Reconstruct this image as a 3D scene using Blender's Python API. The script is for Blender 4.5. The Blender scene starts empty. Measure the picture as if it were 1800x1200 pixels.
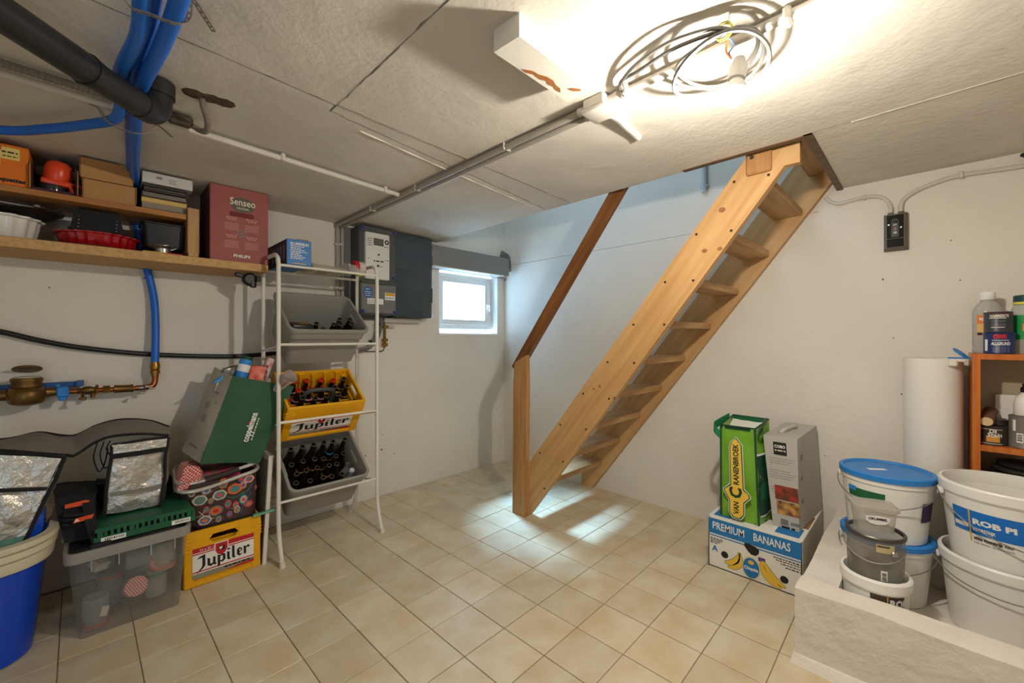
import bpy, bmesh, math, random
from mathutils import Vector, Matrix, noise
random.seed(7)
PI = math.pi
scn = bpy.context.scene
COL = scn.collection
V = Vector

# ------------------------------------------------------------------ camera, sky, sun, exposure
cd = bpy.data.cameras.new('camera'); cam = bpy.data.objects.new('camera', cd); COL.objects.link(cam)
cd.sensor_width = 36.0; cd.lens = 733.0 / 1800 * 36.0; cd.shift_y = -6.0 / 1800; cd.clip_start = 0.02
CX, CY, CH, YAW = -2.8535, -2.9506, 1.2, 0.7877
cam.location = (CX, CY, CH); cam.rotation_euler = (PI / 2, 0, -YAW)
scn.camera = cam
vs = scn.view_settings
vs.view_transform = 'Standard'; vs.look = 'None'; vs.gamma = 1.0; vs.use_curve_mapping = False; vs.exposure = 0.55
w = bpy.data.worlds.new('sky'); scn.world = w; w.use_nodes = True
bg = w.node_tree.nodes['Background']; bg.inputs[0].default_value = (0.60, 0.80, 1.0, 1); bg.inputs[1].default_value = 3.0
sd = bpy.data.lights.new('hazy_sun', 'SUN'); sun = bpy.data.objects.new('hazy_sun', sd); COL.objects.link(sun)
sd.energy = 105.0; sd.angle = math.radians(22); sd.color = (0.34, 0.66, 1.0)
sun.rotation_euler = V((-0.22, -1.0, -1.28)).to_track_quat('-Z', 'Y').to_euler()
def portal(name, loc, d, sx, sy):
    l = bpy.data.lights.new(name, 'AREA'); l.shape = 'RECTANGLE'; l.size = sx; l.size_y = sy
    l.cycles.is_portal = True
    o = bpy.data.objects.new(name, l); COL.objects.link(o); o.location = loc
    o.rotation_euler = V(d).to_track_quat('-Z', 'Y').to_euler()
portal('window_sky_portal', (-0.43, 0.24, 1.515), (0, -1, 0), 0.68, 0.57)
portal('added_doorway_portal', (-3.9, -4.45, 0.98), (0, 1, 0), 0.6, 1.9)  # unseen doorway added behind the camera so sky light fills the left side
portal('upstairs_sky_portal', (-1.62, -1.5, 3.3), (1, 0, 0), 1.2, 1.2)
BULB_STRENGTH = 1290.0
BULB_COLOR = (1.0, 0.93, 0.82)

# ------------------------------------------------------------------ materials
def lin(c):
    f = lambda v: v / 12.92 if v <= 0.04045 else ((v + 0.055) / 1.055) ** 2.4
    return tuple(f(x / 255.0) for x in c) + (1.0,)
MATS = {}
def M(name, col, rough=0.55, metal=0.0, nz=None, bump=None, bump2=None, stretch=None, rot=None, space='OBJ', alpha=None, trans=0.0, emit=None, spec=0.5, coat=0.0, rnd=0.0, col2=None, ior=1.45):
    if name in MATS: return MATS[name]
    m = bpy.data.materials.new(name); m.use_nodes = True; MATS[name] = m
    nt = m.node_tree; N = nt.nodes; L = nt.links
    p = N['Principled BSDF']
    p.inputs['Base Color'].default_value = lin(col); p.inputs['Roughness'].default_value = rough
    p.inputs['Metallic'].default_value = metal; p.inputs['IOR'].default_value = ior
    p.inputs['Specular IOR Level'].default_value = spec
    p.inputs['Transmission Weight'].default_value = trans
    p.inputs['Coat Weight'].default_value = coat
    if alpha is not None: p.inputs['Alpha'].default_value = alpha
    if emit:
        p.inputs['Emission Color'].default_value = emit[0] + (1,); p.inputs['Emission Strength'].default_value = emit[1]
    vec = None
    if nz or bump or bump2:
        if space == 'OBJ':
            src = N.new('ShaderNodeTexCoord').outputs['Object']
        else:
            src = N.new('ShaderNodeNewGeometry').outputs['Position']
        if stretch or rot:
            mp = N.new('ShaderNodeMapping'); L.new(src, mp.inputs['Vector']); src = mp.outputs[0]
            if rot: mp.inputs['Rotation'].default_value = rot
            if rot and stretch:
                mp = N.new('ShaderNodeMapping'); L.new(src, mp.inputs['Vector']); src = mp.outputs[0]
            if stretch: mp.inputs['Scale'].default_value = stretch
        vec = src
    colsock = None
    if nz:
        sc, amt = nz[0], nz[1]
        t = N.new('ShaderNodeTexNoise'); t.inputs['Scale'].default_value = sc; t.inputs['Detail'].default_value = nz[2] if len(nz) > 2 else 5
        L.new(vec, t.inputs['Vector'])
        mr = N.new('ShaderNodeMapRange'); mr.inputs[1].default_value = 0.32; mr.inputs[2].default_value = 0.68
        L.new(t.outputs['Fac'], mr.inputs[0])
        mx = N.new('ShaderNodeMix'); mx.data_type = 'RGBA'
        c = lin(col); d = lin(col2) if col2 else tuple(x * (1 - amt) for x in c[:3]) + (1,)
        mx.inputs[6].default_value = c; mx.inputs[7].default_value = d
        L.new(mr.outputs[0], mx.inputs[0]); colsock = mx.outputs[2]
    if rnd:
        oi = N.new('ShaderNodeObjectInfo'); hs = N.new('ShaderNodeHueSaturation')
        mr2 = N.new('ShaderNodeMapRange'); mr2.inputs[3].default_value = 1 - rnd; mr2.inputs[4].default_value = 1 + rnd
        L.new(oi.outputs['Random'], mr2.inputs[0]); L.new(mr2.outputs[0], hs.inputs['Value'])
        if colsock: L.new(colsock, hs.inputs['Color'])
        else: hs.inputs['Color'].default_value = lin(col)
        colsock = hs.outputs[0]
    if colsock: L.new(colsock, p.inputs['Base Color'])
    prev = None
    for b in (bump2, bump):
        if not b: continue
        t = N.new('ShaderNodeTexNoise'); t.inputs['Scale'].default_value = b[0]; t.inputs['Detail'].default_value = 6
        L.new(vec, t.inputs['Vector'])
        bn = N.new('ShaderNodeBump'); bn.inputs['Strength'].default_value = b[1]; bn.inputs['Distance'].default_value = b[2] if len(b) > 2 else 0.01
        L.new(t.outputs['Fac'], bn.inputs['Height'])
        if prev: L.new(prev, bn.inputs['Normal'])
        prev = bn.outputs[0]
    if prev: L.new(prev, p.inputs['Normal'])
    return m
def see_through(name, col, clear, rough=0.1, translucent=0.5):
    """thin clear sheet: partly transparent, partly milky"""
    if name in MATS: return MATS[name]
    m = bpy.data.materials.new(name); m.use_nodes = True; MATS[name] = m
    nt = m.node_tree; N = nt.nodes; L = nt.links
    p = N['Principled BSDF']; out = N['Material Output']
    p.inputs['Base Color'].default_value = lin(col); p.inputs['Roughness'].default_value = rough
    t = N.new('ShaderNodeBsdfTransparent'); t.inputs[0].default_value = tuple(0.5 + 0.5 * x for x in lin(col)[:3]) + (1,)
    tr = N.new('ShaderNodeBsdfTranslucent'); tr.inputs[0].default_value = lin(col)
    m1 = N.new('ShaderNodeMixShader'); m1.inputs[0].default_value = translucent
    L.new(p.outputs[0], m1.inputs[1]); L.new(tr.outputs[0], m1.inputs[2])
    m2 = N.new('ShaderNodeMixShader'); m2.inputs[0].default_value = clear
    L.new(m1.outputs[0], m2.inputs[1]); L.new(t.outputs[0], m2.inputs[2])
    L.new(m2.outputs[0], out.inputs[0])
    return m
def checker(name, c1, c2, scale):
    if name in MATS: return MATS[name]
    m = bpy.data.materials.new(name); m.use_nodes = True; MATS[name] = m
    N = m.node_tree.nodes; L = m.node_tree.links
    k = N.new('ShaderNodeTexChecker'); k.inputs['Color1'].default_value = lin(c1); k.inputs['Color2'].default_value = lin(c2); k.inputs['Scale'].default_value = scale
    tc = N.new('ShaderNodeTexCoord'); L.new(tc.outputs['Object'], k.inputs['Vector'])
    L.new(k.outputs[0], N['Principled BSDF'].inputs['Base Color']); N['Principled BSDF'].inputs['Roughness'].default_value = 0.9
    return m
def wood(name, col, dark, stretch, rot=None, sc=6, rough=0.55, rnd=0.06):
    return M(name, col, rough, nz=(sc, 0.3, 6), col2=dark, bump=(sc * 2, 0.15, 0.004), stretch=stretch, rot=rot, rnd=rnd)

PLASTER = M('plaster_wall', (230, 223, 211), 0.92, nz=(1.6, 0.10, 6), bump=(70, 0.22, 0.004), bump2=(7, 0.5, 0.012), space='W', spec=0.2)
CEIL = M('plaster_ceiling', (226, 218, 205), 0.95, nz=(2.2, 0.16, 8), bump=(60, 0.30, 0.005), bump2=(7, 0.55, 0.012), space='W', spec=0.15)
PLINTH = M('plaster_plinth', (226, 217, 205), 0.92, nz=(5, 0.10, 6), bump=(40, 0.35, 0.006), bump2=(11, 0.7, 0.018), space='W', spec=0.2)
GROUT = M('grout', (150, 134, 110), 0.9, nz=(8, 0.35), space='W')
TILE = M('beige_glazed_tile', (214, 203, 176), 0.34, nz=(7, 0.2, 3), col2=(200, 180, 144), bump=(14, 0.05, 0.004), space='W', rnd=0.07)
WHITE_METAL = M('white_painted_tube', (226, 220, 208), 0.35)
GREY_CONDUIT = M('painted_conduit', (206, 199, 188), 0.5, bump=(60, 0.2, 0.002))
DARK_CONDUIT = M('dim_conduit', (168, 160, 148), 0.5)
BLACK_PIPE = M('black_pipe', (40, 38, 37), 0.42, nz=(9, 0.4))
BLACK = M('black_plastic', (24, 24, 25), 0.45)
BLACK_CLOTH = M('black_cloth', (26, 25, 27), 0.85, bump=(40, 0.3, 0.004))
BLUE_HOSE = M('blue_hose', (26, 104, 205), 0.38)
BRASS = M('brass', (172, 128, 62), 0.35, 0.9, nz=(30, 0.35))
OLD_BRASS = M('old_brass', (132, 98, 52), 0.42, 0.75, nz=(20, 0.4))
COPPER = M('copper', (160, 92, 55), 0.35, 0.9)
STEEL = M('steel', (170, 168, 165), 0.3, 0.9)
STEEL_DARK = M('dark_steel', (95, 90, 84), 0.4, 0.8)
WHITE = M('white_print', (232, 230, 225), 0.6)
OFFWHITE = M('off_white', (222, 214, 200), 0.6)
RED = M('red_print', (190, 28, 34), 0.5)
INK = M('black_print', (28, 26, 26), 0.6)
GREY_INK = M('grey_print', (130, 128, 128), 0.7)
PINE = wood('pine_board', (206, 164, 110), (186, 140, 86), (5, 5, 0.35), (-0.664, 0, 0))
PINE_TREAD = wood('pine_tread', (198, 158, 108), (170, 126, 80), (0.5, 4, 4))
PINE_UP = wood('pine_upright', (192, 146, 94), (162, 114, 66), (5, 5, 0.4))
RAIL = wood('stained_rail', (150, 98, 54), (112, 68, 34), (5, 5, 0.4), (-0.664, 0, 0), rough=0.4)
TRIMWOOD = wood('dark_trim_wood', (112, 82, 56), (80, 56, 38), (10, 2, 10))
SHELF = wood('varnished_shelf', (186, 128, 66), (146, 92, 42), (0.5, 4, 4), rough=0.4)
PARTICLE = M('particle_board', (205, 164, 108), 0.7, nz=(70, 0.4, 2), col2=(184, 142, 92), rnd=0)
CABWOOD = wood('orange_veneer', (206, 118, 44), (176, 92, 30), (8, 8, 1.0), rough=0.35)
YELLOW = M('yellow_crate_plastic', (238, 172, 16), 0.38, nz=(5, 0.08))
GREYBIN = M('grey_bin_plastic', (148, 144, 136), 0.45)
BROWN_GLASS = M('brown_bottle_glass', (30, 20, 12), 0.08, coat=0.3)
CARTON = M('brown_carton', (188, 138, 84), 0.8, nz=(4, 0.1))
CARTON_IN = M('carton_inside', (150, 112, 72), 0.9)

# ------------------------------------------------------------------ mesh builder
class B:
    def __init__(s): s.bm = bmesh.new()
    def box(s, c, d, bev=0.0, rot=None, seg=1):
        t = bmesh.new(); bmesh.ops.create_cube(t, size=1)
        for v in t.verts: v.co = V((v.co.x * d[0], v.co.y * d[1], v.co.z * d[2]))
        if bev: bmesh.ops.bevel(t, geom=t.edges[:], offset=bev, segments=seg, affect='EDGES', profile=0.5)
        return s._in(t, c, rot)
    def bx(s, x0, x1, y0, y1, z0, z1, bev=0.0, seg=1):
        return s.box(((x0 + x1) / 2, (y0 + y1) / 2, (z0 + z1) / 2), (abs(x1 - x0), abs(y1 - y0), abs(z1 - z0)), bev, None, seg)
    def _in(s, t, c=(0, 0, 0), rot=None):
        m = Matrix.Translation(c)
        if rot is not None: m = m @ (rot.to_4x4() if isinstance(rot, Matrix) else Matrix.Rotation(rot[0], 4, 'X') @ Matrix.Rotation(rot[1], 4, 'Y') @ Matrix.Rotation(rot[2], 4, 'Z'))
        mp = {}
        for v in t.verts: mp[v] = s.bm.verts.new(m @ v.co)
        for f in t.faces:
            try: s.bm.faces.new([mp[v] for v in f.verts])
            except ValueError: pass
        t.free(); return s
    def ring(s, pts): return [s.bm.verts.new(V(p)) for p in pts]
    def loft(s, rings, cap0=True, cap1=True, closed=True):
        rs = [s.ring(r) for r in rings]
        for a, b in zip(rs, rs[1:]):
            n = len(a)
            for i in range(n if closed else n - 1):
                j = (i + 1) % n
                try: s.bm.faces.new((a[i], a[j], b[j], b[i]))
                except ValueError: pass
        if cap0 and closed: s.bm.faces.new(rs[0][::-1])
        if cap1 and closed: s.bm.faces.new(rs[-1])
        return s
    def lathe(s, prof, c=(0, 0, 0), n=24, rot=None, sx=1.0, sy=1.0, lobes=0, la=0.0):
        t = bmesh.new(); rs = []
        for r, z in prof:
            if r <= 1e-6: rs.append([t.verts.new((0, 0, z))])
            else: rs.append([t.verts.new((sx * r * (1 + la * math.cos(lobes * 2 * PI * i / n)) * math.cos(2 * PI * i / n), sy * r * (1 + la * math.cos(lobes * 2 * PI * i / n)) * math.sin(2 * PI * i / n), z)) for i in range(n)])
        for a, b in zip(rs, rs[1:]):
            for i in range(n):
                j = (i + 1) % n
                f = [a[i % len(a)], a[j % len(a)], b[j % len(b)], b[i % len(b)]]
                u = []
                for q in f:
                    if q not in u: u.append(q)
                if len(u) > 2:
                    try: t.faces.new(u)
                    except ValueError: pass
        return s._in(t, c, rot)
    def tube(s, pts, r, n=10, closed=False, cap=True, smooth=0):
        pts = [V(p) for p in pts]
        if smooth: pts = spline(pts, smooth, closed)
        rr = r if callable(r) else (lambda k: r)
        N = len(pts); rings = []; up = None
        for i, p in enumerate(pts):
            a = pts[i - 1] if (i > 0 or closed) else p
            b = pts[(i + 1) % N] if (i < N - 1 or closed) else p
            d = (b - a).normalized()
            if up is None:
                up = d.orthogonal().normalized()
            up = (up - d * up.dot(d))
            up = up.normalized() if up.length > 1e-6 else d.orthogonal().normalized()
            sd_ = d.cross(up); R = rr(i / max(1, N - 1))
            rings.append([p + up * (R * math.cos(2 * PI * k / n)) + sd_ * (R * math.sin(2 * PI * k / n)) for k in range(n)])
        if closed: rings.append(rings[0])
        return s.loft(rings, cap and not closed, cap and not closed)
    def prism(s, poly, axis, a, b):
        f = {'x': lambda p, t: (t, p[0], p[1]), 'y': lambda p, t: (p[0], t, p[1]), 'z': lambda p, t: (p[0], p[1], t)}[axis]
        return s.loft([[f(p, a) for p in poly], [f(p, b) for p in poly]])
    def plate(s, o, u, v, poly, h0, h1):
        """flat outline poly in the plane (o,u,v), from height h0 to h1 along u x v"""
        n = u.cross(v).normalized()
        return s.loft([[o + u * p[0] + v * p[1] + n * h for p in poly] for h in (h0, h1)])
    def sheet(s, grid):
        vs_ = [[s.bm.verts.new(V(p)) for p in r] for r in grid]
        for a, b in zip(vs_, vs_[1:]):
            for i in range(len(a) - 1): s.bm.faces.new((a[i], a[i + 1], b[i + 1], b[i]))
        return s
    def soft(s, c8, n=8, amp=0.008, sc=9.0, rnd=0.12, open_top=False, bulge=0.0):
        """crumpled box from 8 corners: bottom 4 then top 4 (x-,y-),(x+,y-),(x+,y+),(x-,y+)"""
        t = bmesh.new(); bmesh.ops.create_cube(t, size=2)
        bmesh.ops.subdivide_edges(t, edges=t.edges[:], cuts=n, use_grid_fill=True)
        if open_top:
            bmesh.ops.delete(t, geom=[f for f in t.faces if all(v.co.z > 0.999 for v in f.verts)], context='FACES')
        c8 = [V(c) for c in c8]
        for v in t.verts:
            q = v.co.copy(); L = max(abs(q.x), abs(q.y), abs(q.z))
            sph = q.normalized() * L
            q = q.lerp(sph * 1.18, rnd) if rnd else q
            if bulge:
                k = (1 - v.co.x ** 2) * (1 - v.co.z ** 2); q.y += bulge * k * (1 if v.co.y > .99 else -1 if v.co.y < -.99 else 0)
                k = (1 - v.co.y ** 2) * (1 - v.co.z ** 2); q.x += bulge * k * (1 if v.co.x > .99 else -1 if v.co.x < -.99 else 0)
            a, b_, c_ = (q.x + 1) / 2, (q.y + 1) / 2, (q.z + 1) / 2
            lo = (c8[0] * (1 - a) + c8[1] * a) * (1 - b_) + (c8[3] * (1 - a) + c8[2] * a) * b_
            hi = (c8[4] * (1 - a) + c8[5] * a) * (1 - b_) + (c8[7] * (1 - a) + c8[6] * a) * b_
            p = lo * (1 - c_) + hi * c_
            v.co = p + noise.noise_vector(p * sc) * amp + noise.noise_vector(p * sc * 2.7) * amp * 0.45
        return s._in(t)
    def ribbon(s, pts, wv, w_, t_, k=6):
        pts = spline([V(p) for p in pts], k); wv = V(wv).normalized(); rings = []
        for i, p in enumerate(pts):
            d = (pts[min(i + 1, len(pts) - 1)] - pts[max(i - 1, 0)]).normalized(); n_ = d.cross(wv).normalized()
            rings.append([p - wv * w_ / 2 - n_ * t_ / 2, p + wv * w_ / 2 - n_ * t_ / 2, p + wv * w_ / 2 + n_ * t_ / 2, p - wv * w_ / 2 + n_ * t_ / 2])
        return s.loft(rings)
    def xf(s, m):
        bmesh.ops.transform(s.bm, matrix=m, verts=s.bm.verts[:]); return s
def spline(pts, k, closed=False):
    out = []; N = len(pts)
    for i in range(N if closed else N - 1):
        p1, p2 = pts[i], pts[(i + 1) % N]
        p0 = pts[i - 1] if (i > 0 or closed) else p1 * 2 - p2
        p3 = pts[(i + 2) % N] if (i < N - 2 or closed) else p2 * 2 - p1
        for j in range(k):
            t = j / k
            out.append(0.5 * ((2 * p1) + (p2 - p0) * t + (2 * p0 - 5 * p1 + 4 * p2 - p3) * t * t + (3 * p1 - p0 - 3 * p2 + p3) * t ** 3))
    if not closed: out.append(pts[-1])
    return out

# ------------------------------------------------------------------ object bookkeeping
WM = {}
def thing(name, label, cat, loc=(0, 0, 0), group=None, rot=None):
    o = bpy.data.objects.new(name, None); COL.objects.link(o); o.empty_display_size = 0.05
    o.location = loc
    m = Matrix.Translation(loc)
    if rot is not None:
        o.rotation_euler = rot; m = m @ o.rotation_euler.to_matrix().to_4x4()
    WM[o.name] = m
    o['label'] = label; o['category'] = cat
    if group: o['group'] = group
    return o
def obj(name, b, mat, parent=None, local=False, sharp=35, label=None, kind=None):
    """mesh object; coordinates are world ones unless local=True"""
    bm = b.bm
    bmesh.ops.recalc_face_normals(bm, faces=bm.faces[:])
    if parent is not None and not local:
        bmesh.ops.transform(bm, matrix=WM[parent.name].inverted(), verts=bm.verts[:])
    me = bpy.data.meshes.new(name); bm.to_mesh(me); bm.free()
    me.polygons.foreach_set('use_smooth', [True] * len(me.polygons))
    me.set_sharp_from_angle(angle=math.radians(sharp))
    me.materials.append(mat)
    o = bpy.data.objects.new(name, me); COL.objects.link(o)
    if parent is not None:
        o.parent = parent; WM[o.name] = WM[parent.name]
    else: WM[o.name] = Matrix.Identity(4)
    if label: o['label'] = label
    if kind: o['kind'] = kind
    return o
def single(name, b, mat, label, cat, group=None, kind=None, loc=None, sharp=35):
    """a thing that is one mesh; its origin is put at loc or its base"""
    if loc is None:
        c = [v.co for v in b.bm.verts]; loc = V((sum(p.x for p in c) / len(c), sum(p.y for p in c) / len(c), min(p.z for p in c)))
    loc = V(loc); b.xf(Matrix.Translation(-loc))
    o = obj(name, b, mat, None, sharp=sharp); o.location = loc; WM[o.name] = Matrix.Translation(loc)
    o['label'] = label; o['category'] = cat
    if group: o['group'] = group
    if kind: o['kind'] = kind
    return o
def structure(name, b, mat, parent=None, label=None):
    o = obj(name, b, mat, parent)
    if parent is None: o['kind'] = 'structure'
    if label: o['label'] = label
    return o
def copy_tree(root, m, label=None, group=None):
    """copy a thing with its parts and their parts; m = new world matrix"""
    def cp(o, par):
        c = o.copy(); COL.objects.link(c)
        if par is not None: c.parent = par
        for ch in [k for k in o.children]: cp(ch, c)
        return c
    r = cp(root, None); r.matrix_world = m; WM[r.name] = m
    if label: r['label'] = label
    if group: r['group'] = group
    return r
def text(body, size, o, u, v, mat, parent, name='lettering', align='CENTER', bold=0.0, shear=0.0, xs=1.0, ext=0.0004, h=0.0008, spacing=1.0, width=None):
    """flat lettering in the plane (o,u,v), world coordinates"""
    c = bpy.data.curves.new('t', 'FONT'); c.body = body; c.size = size; c.align_x = align; c.align_y = 'CENTER'
    c.extrude = ext; c.offset = bold; c.shear = shear; c.space_character = spacing; c.resolution_u = 2
    t = bpy.data.objects.new('t', c); COL.objects.link(t)
    dg = bpy.context.evaluated_depsgraph_get()
    me = bpy.data.meshes.new_from_object(t.evaluated_get(dg))
    bpy.data.objects.remove(t); bpy.data.curves.remove(c)
    u = V(u).normalized(); v = V(v).normalized(); n = u.cross(v).normalized(); o = V(o)
    if width:
        xsx = [q.co.x for q in me.vertices]
        if xsx: xs = width / max(1e-6, max(xsx) - min(xsx))
    m = Matrix.Identity(4)
    for i in range(3): m[i][0] = u[i] * xs; m[i][1] = v[i]; m[i][2] = n[i]; m[i][3] = o[i] + n[i] * h
    me.transform(WM[parent.name].inverted() @ m)
    me.materials.append(mat)
    ob = bpy.data.objects.new(name, me); COL.objects.link(ob); ob.parent = parent; WM[ob.name] = WM[parent.name]
    return ob
def rect(a0, a1, b0, b1): return [(a0, b0), (a1, b0), (a1, b1), (a0, b1)]
def ellipse(ca, cb, ra, rb, n=24): return [(ca + ra * math.cos(2 * PI * i / n), cb + rb * math.sin(2 * PI * i / n)) for i in range(n)]
def decal(name, o, u, v, poly, mat, parent, h=0.0, t=0.0006, label=None):
    return obj(name, B().plate(V(o), V(u).normalized(), V(v).normalized(), poly, h, h + t), mat, parent, label=label)
def lines(name, o, u, v, rows, mat, parent, h=0.0004):
    """greeked small print: rows of (a0, a1, b, height)"""
    b = B()
    rg = random.Random(len(rows) * 7 + int(rows[0][0] * 1000))
    for a0, a1, bb, hh in rows:
        a = a0
        while a < a1:
            wd = min(rg.uniform(0.5, 1.6) * hh * 2.2, a1 - a) if name != 'barcode' else rg.uniform(.3, 1.0) * (a1 - a0) / 16
            if wd > hh * 0.3 or name == 'barcode': b.plate(V(o), V(u).normalized(), V(v).normalized(), rect(a, a + wd, bb, bb + hh), h, h + 0.0004)
            a += wd + (hh * 0.7 if name != 'barcode' else (a1 - a0) / 22)
    return obj(name, b, mat, parent)
def rrect(w, d, r, z, n=5):
    pts = []
    for (cx_, cy_, a0) in [(w / 2 - r, d / 2 - r, 0), (-w / 2 + r, d / 2 - r, PI / 2), (-w / 2 + r, -d / 2 + r, PI), (w / 2 - r, -d / 2 + r, 3 * PI / 2)]:
        for i in range(n): pts.append((cx_ + r * math.cos(a0 + PI / 2 * i / (n - 1)), cy_ + r * math.sin(a0 + PI / 2 * i / (n - 1)), z))
    return pts
X_, Y_, Z_ = V((1, 0, 0)), V((0, 1, 0)), V((0, 0, 1))
CZ = 2.006

# ------------------------------------------------------------------ the room
floor = structure('floor', B().bx(-4.6, 0.2, -4.4, 0.25, -0.15, -0.003), GROUT)
TS, TA, TX, TY = 0.2125, 0.0167, -2.3011, -1.0838
tile_bm = B().box((0, 0, -0.005), (TS - 0.0035, TS - 0.0035, 0.010), 0.0012)
tile_mesh = None
tiles = []
for i in range(-12, 16):
    for j in range(-12, 18):
        ox, oy = i + 0.5, j + 0.5
        x = TX + TS * (ox * math.cos(TA) + oy * math.sin(TA)); y = TY + TS * (ox * math.sin(TA) - oy * math.cos(TA))
        if -4.6 < x < 0.06 and -4.4 < y < 0.06:
            d = (x - CX) * math.sin(YAW) + (y - CY) * math.cos(YAW); r = (x - CX) * math.cos(YAW) - (y - CY) * math.sin(YAW)
            vis = d > 0.9 and abs(r) / d < 1.4 and not (x > -0.9 and y < -2.7)
            tiles.append((not vis, d, x, y))
tiles.sort()
rest = B()
for k, (hid, d, x, y) in enumerate(tiles):
    if not hid and k < 290:
        if tile_mesh is None:
            t0 = obj('tile', tile_bm, TILE, floor, local=True); tile_mesh = t0.data; t = t0
        else:
            t = bpy.data.objects.new('tile', tile_mesh); COL.objects.link(t); t.parent = floor
        t.location = (x, y, random.uniform(-0.0006, 0.0006)); t.rotation_euler = (random.uniform(-.0015, .0015), random.uniform(-.0015, .0015), TA)
    else:
        rest.box((x, y, -0.005), (TS - 0.0035, TS - 0.0035, 0.010), 0.0, (0, 0, TA))
obj('outer_tiles', rest, TILE, floor, kind='stuff')

# back wall with the window hole, right wall that runs on up past the stair opening
WX0, WX1, WZ0, WZ1 = -0.775, -0.085, 1.23, 1.80
b = B()
b.bx(-4.6, WX0, 0, 0.14, -0.15, 4.4); b.bx(WX1, 0.2, 0, 0.14, -0.15, 4.4)
b.bx(WX0, WX1, 0, 0.14, -0.15, WZ0); b.bx(WX0, WX1, 0, 0.14, WZ1, 4.4)
wall_back = structure('wall_back', b, PLASTER)
b = B()
b.bx(0, 0.2, -4.4, 0, -0.15, 1.902)
b.bx(0.0, 0.2, -4.4, -2.52, 1.902, 4.4); b.bx(0.004, 0.2, -2.52, 0, 1.906, 4.4); b.bx(0.012, 0.2, -2.52, 0, 1.90, 1.908)
wall_right = structure('wall_right', b, PLASTER)
structure('wall_left', B().bx(-4.8, -4.6, -4.4, 0.25, -0.15, 2.2), PLASTER)
structure('wall_front', B().bx(-4.8, -4.2, -4.6, -4.4, -0.15, 2.26).bx(-3.6, 0.2, -4.6, -4.4, -0.15, 4.4).bx(-4.8, -3.6, -4.6, -4.4, 1.93, 2.26), PLASTER)  # the gap is an added doorway, cut to let fill daylight in
# old screw holes and chipped spots in the plaster
hole = M('dark_hole', (60, 50, 42), 0.95)
for (y, z, r) in [(-3.03, 1.66, .004), (-3.06, 1.47, .004), (-2.79, 1.50, .006), (-2.86, .92, .005), (-2.83, 1.20, .004), (-2.55, .55, .004), (-1.36, 1.52, .003)]:
    obj('screw_hole', B().lathe([(0, .0006), (r * .5, .0008), (r * .7, 0)], (0, y, z), 9, (0, -PI / 2, 0)), hole, wall_right)
for (x, z, r) in [(-1.35, .62, .006), (-1.30, .35, .007), (-1.29, .46, .004), (-1.43, .33, .005), (-1.19, .30, .004), (-2.66, 1.52, .004), (-3.0, 1.44, .003), (-1.92, 1.84, .005), (-.1, .52, .004)]:
    obj('screw_hole', B().lathe([(0, .0006), (r * .7, .0008), (r, 0)], (x, 0, z), 9, (PI / 2, 0, 0)), hole, wall_back)

# ceiling: rough panels with open joints around the stair opening
def panel(poly, dz, seed):
    """polygon footprint as a thick slab with slightly ragged edges"""
    rg = random.Random(seed); pts = []
    n = len(poly)
    for i in range(n):
        p, q = poly[i], poly[(i + 1) % n]; L = math.hypot(q[0] - p[0], q[1] - p[1]); k = max(1, int(L / 0.035))
        nx, ny = (q[1] - p[1]) / L, -(q[0] - p[0]) / L
        for j in range(k):
            e = rg.gauss(0, 0.0016) if j else 0
            pts.append((p[0] + (q[0] - p[0]) * j / k + nx * e, p[1] + (q[1] - p[1]) * j / k + ny * e))
    b = B(); b.prism(pts, 'z', CZ + dz, CZ + 0.16)
    return b
g = 0.003
ceiling = structure('ceiling', B().bx(-4.6, -0.85, -4.4, 0.0, 2.16, 2.26).bx(-0.85, 0, -4.4, -2.63, 2.16, 2.26), CEIL)
for k, (poly, dz) in enumerate([
        ([(-4.6, -4.4), (-2.2585, -4.4), (-2.2585, -1.50), (-4.6, -1.66)], 0.0),
        ([(-4.6, -1.652), (-2.262, -1.492), (-2.262, -1.44), (-0.845, -1.25), (-0.8, 0), (-4.6, 0)], 0.002),
        ([(-2.255, -4.4), (-0.868, -4.4), (-0.868, -2.6), (-0.846, -2.6), (-0.846, -1.452), (-2.255, -1.508)], -0.002),
        ([(-2.255, -1.50), (-0.846, -1.444), (-0.846, -1.258), (-2.255, -1.447)], 0.001),
        ([(-0.861, -4.4), (0, -4.4), (0, -2.61), (-0.861, -2.61)], 0.001)]):
    obj('ceiling_panel', panel(poly, dz, k), CEIL, ceiling)
# raised plaster ridges along two joints
for pts in ([(-2.12, -1.385, CZ), (-1.7, -1.325, CZ), (-1.35, -1.28, CZ), (-0.95, -1.23, CZ)],):
    obj('plaster_ridge', B().tube(pts, lambda t: .0022 * (1 + .6 * math.sin(t * 40)), 6, smooth=14), CEIL, ceiling)
for pts in ([(-.86, -2.75, CZ), (-.866, -2.95, CZ), (-.87, -3.2, CZ)],):
    obj('plaster_ridge', B().tube(pts, .004, 6, smooth=14), CEIL, ceiling)
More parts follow.
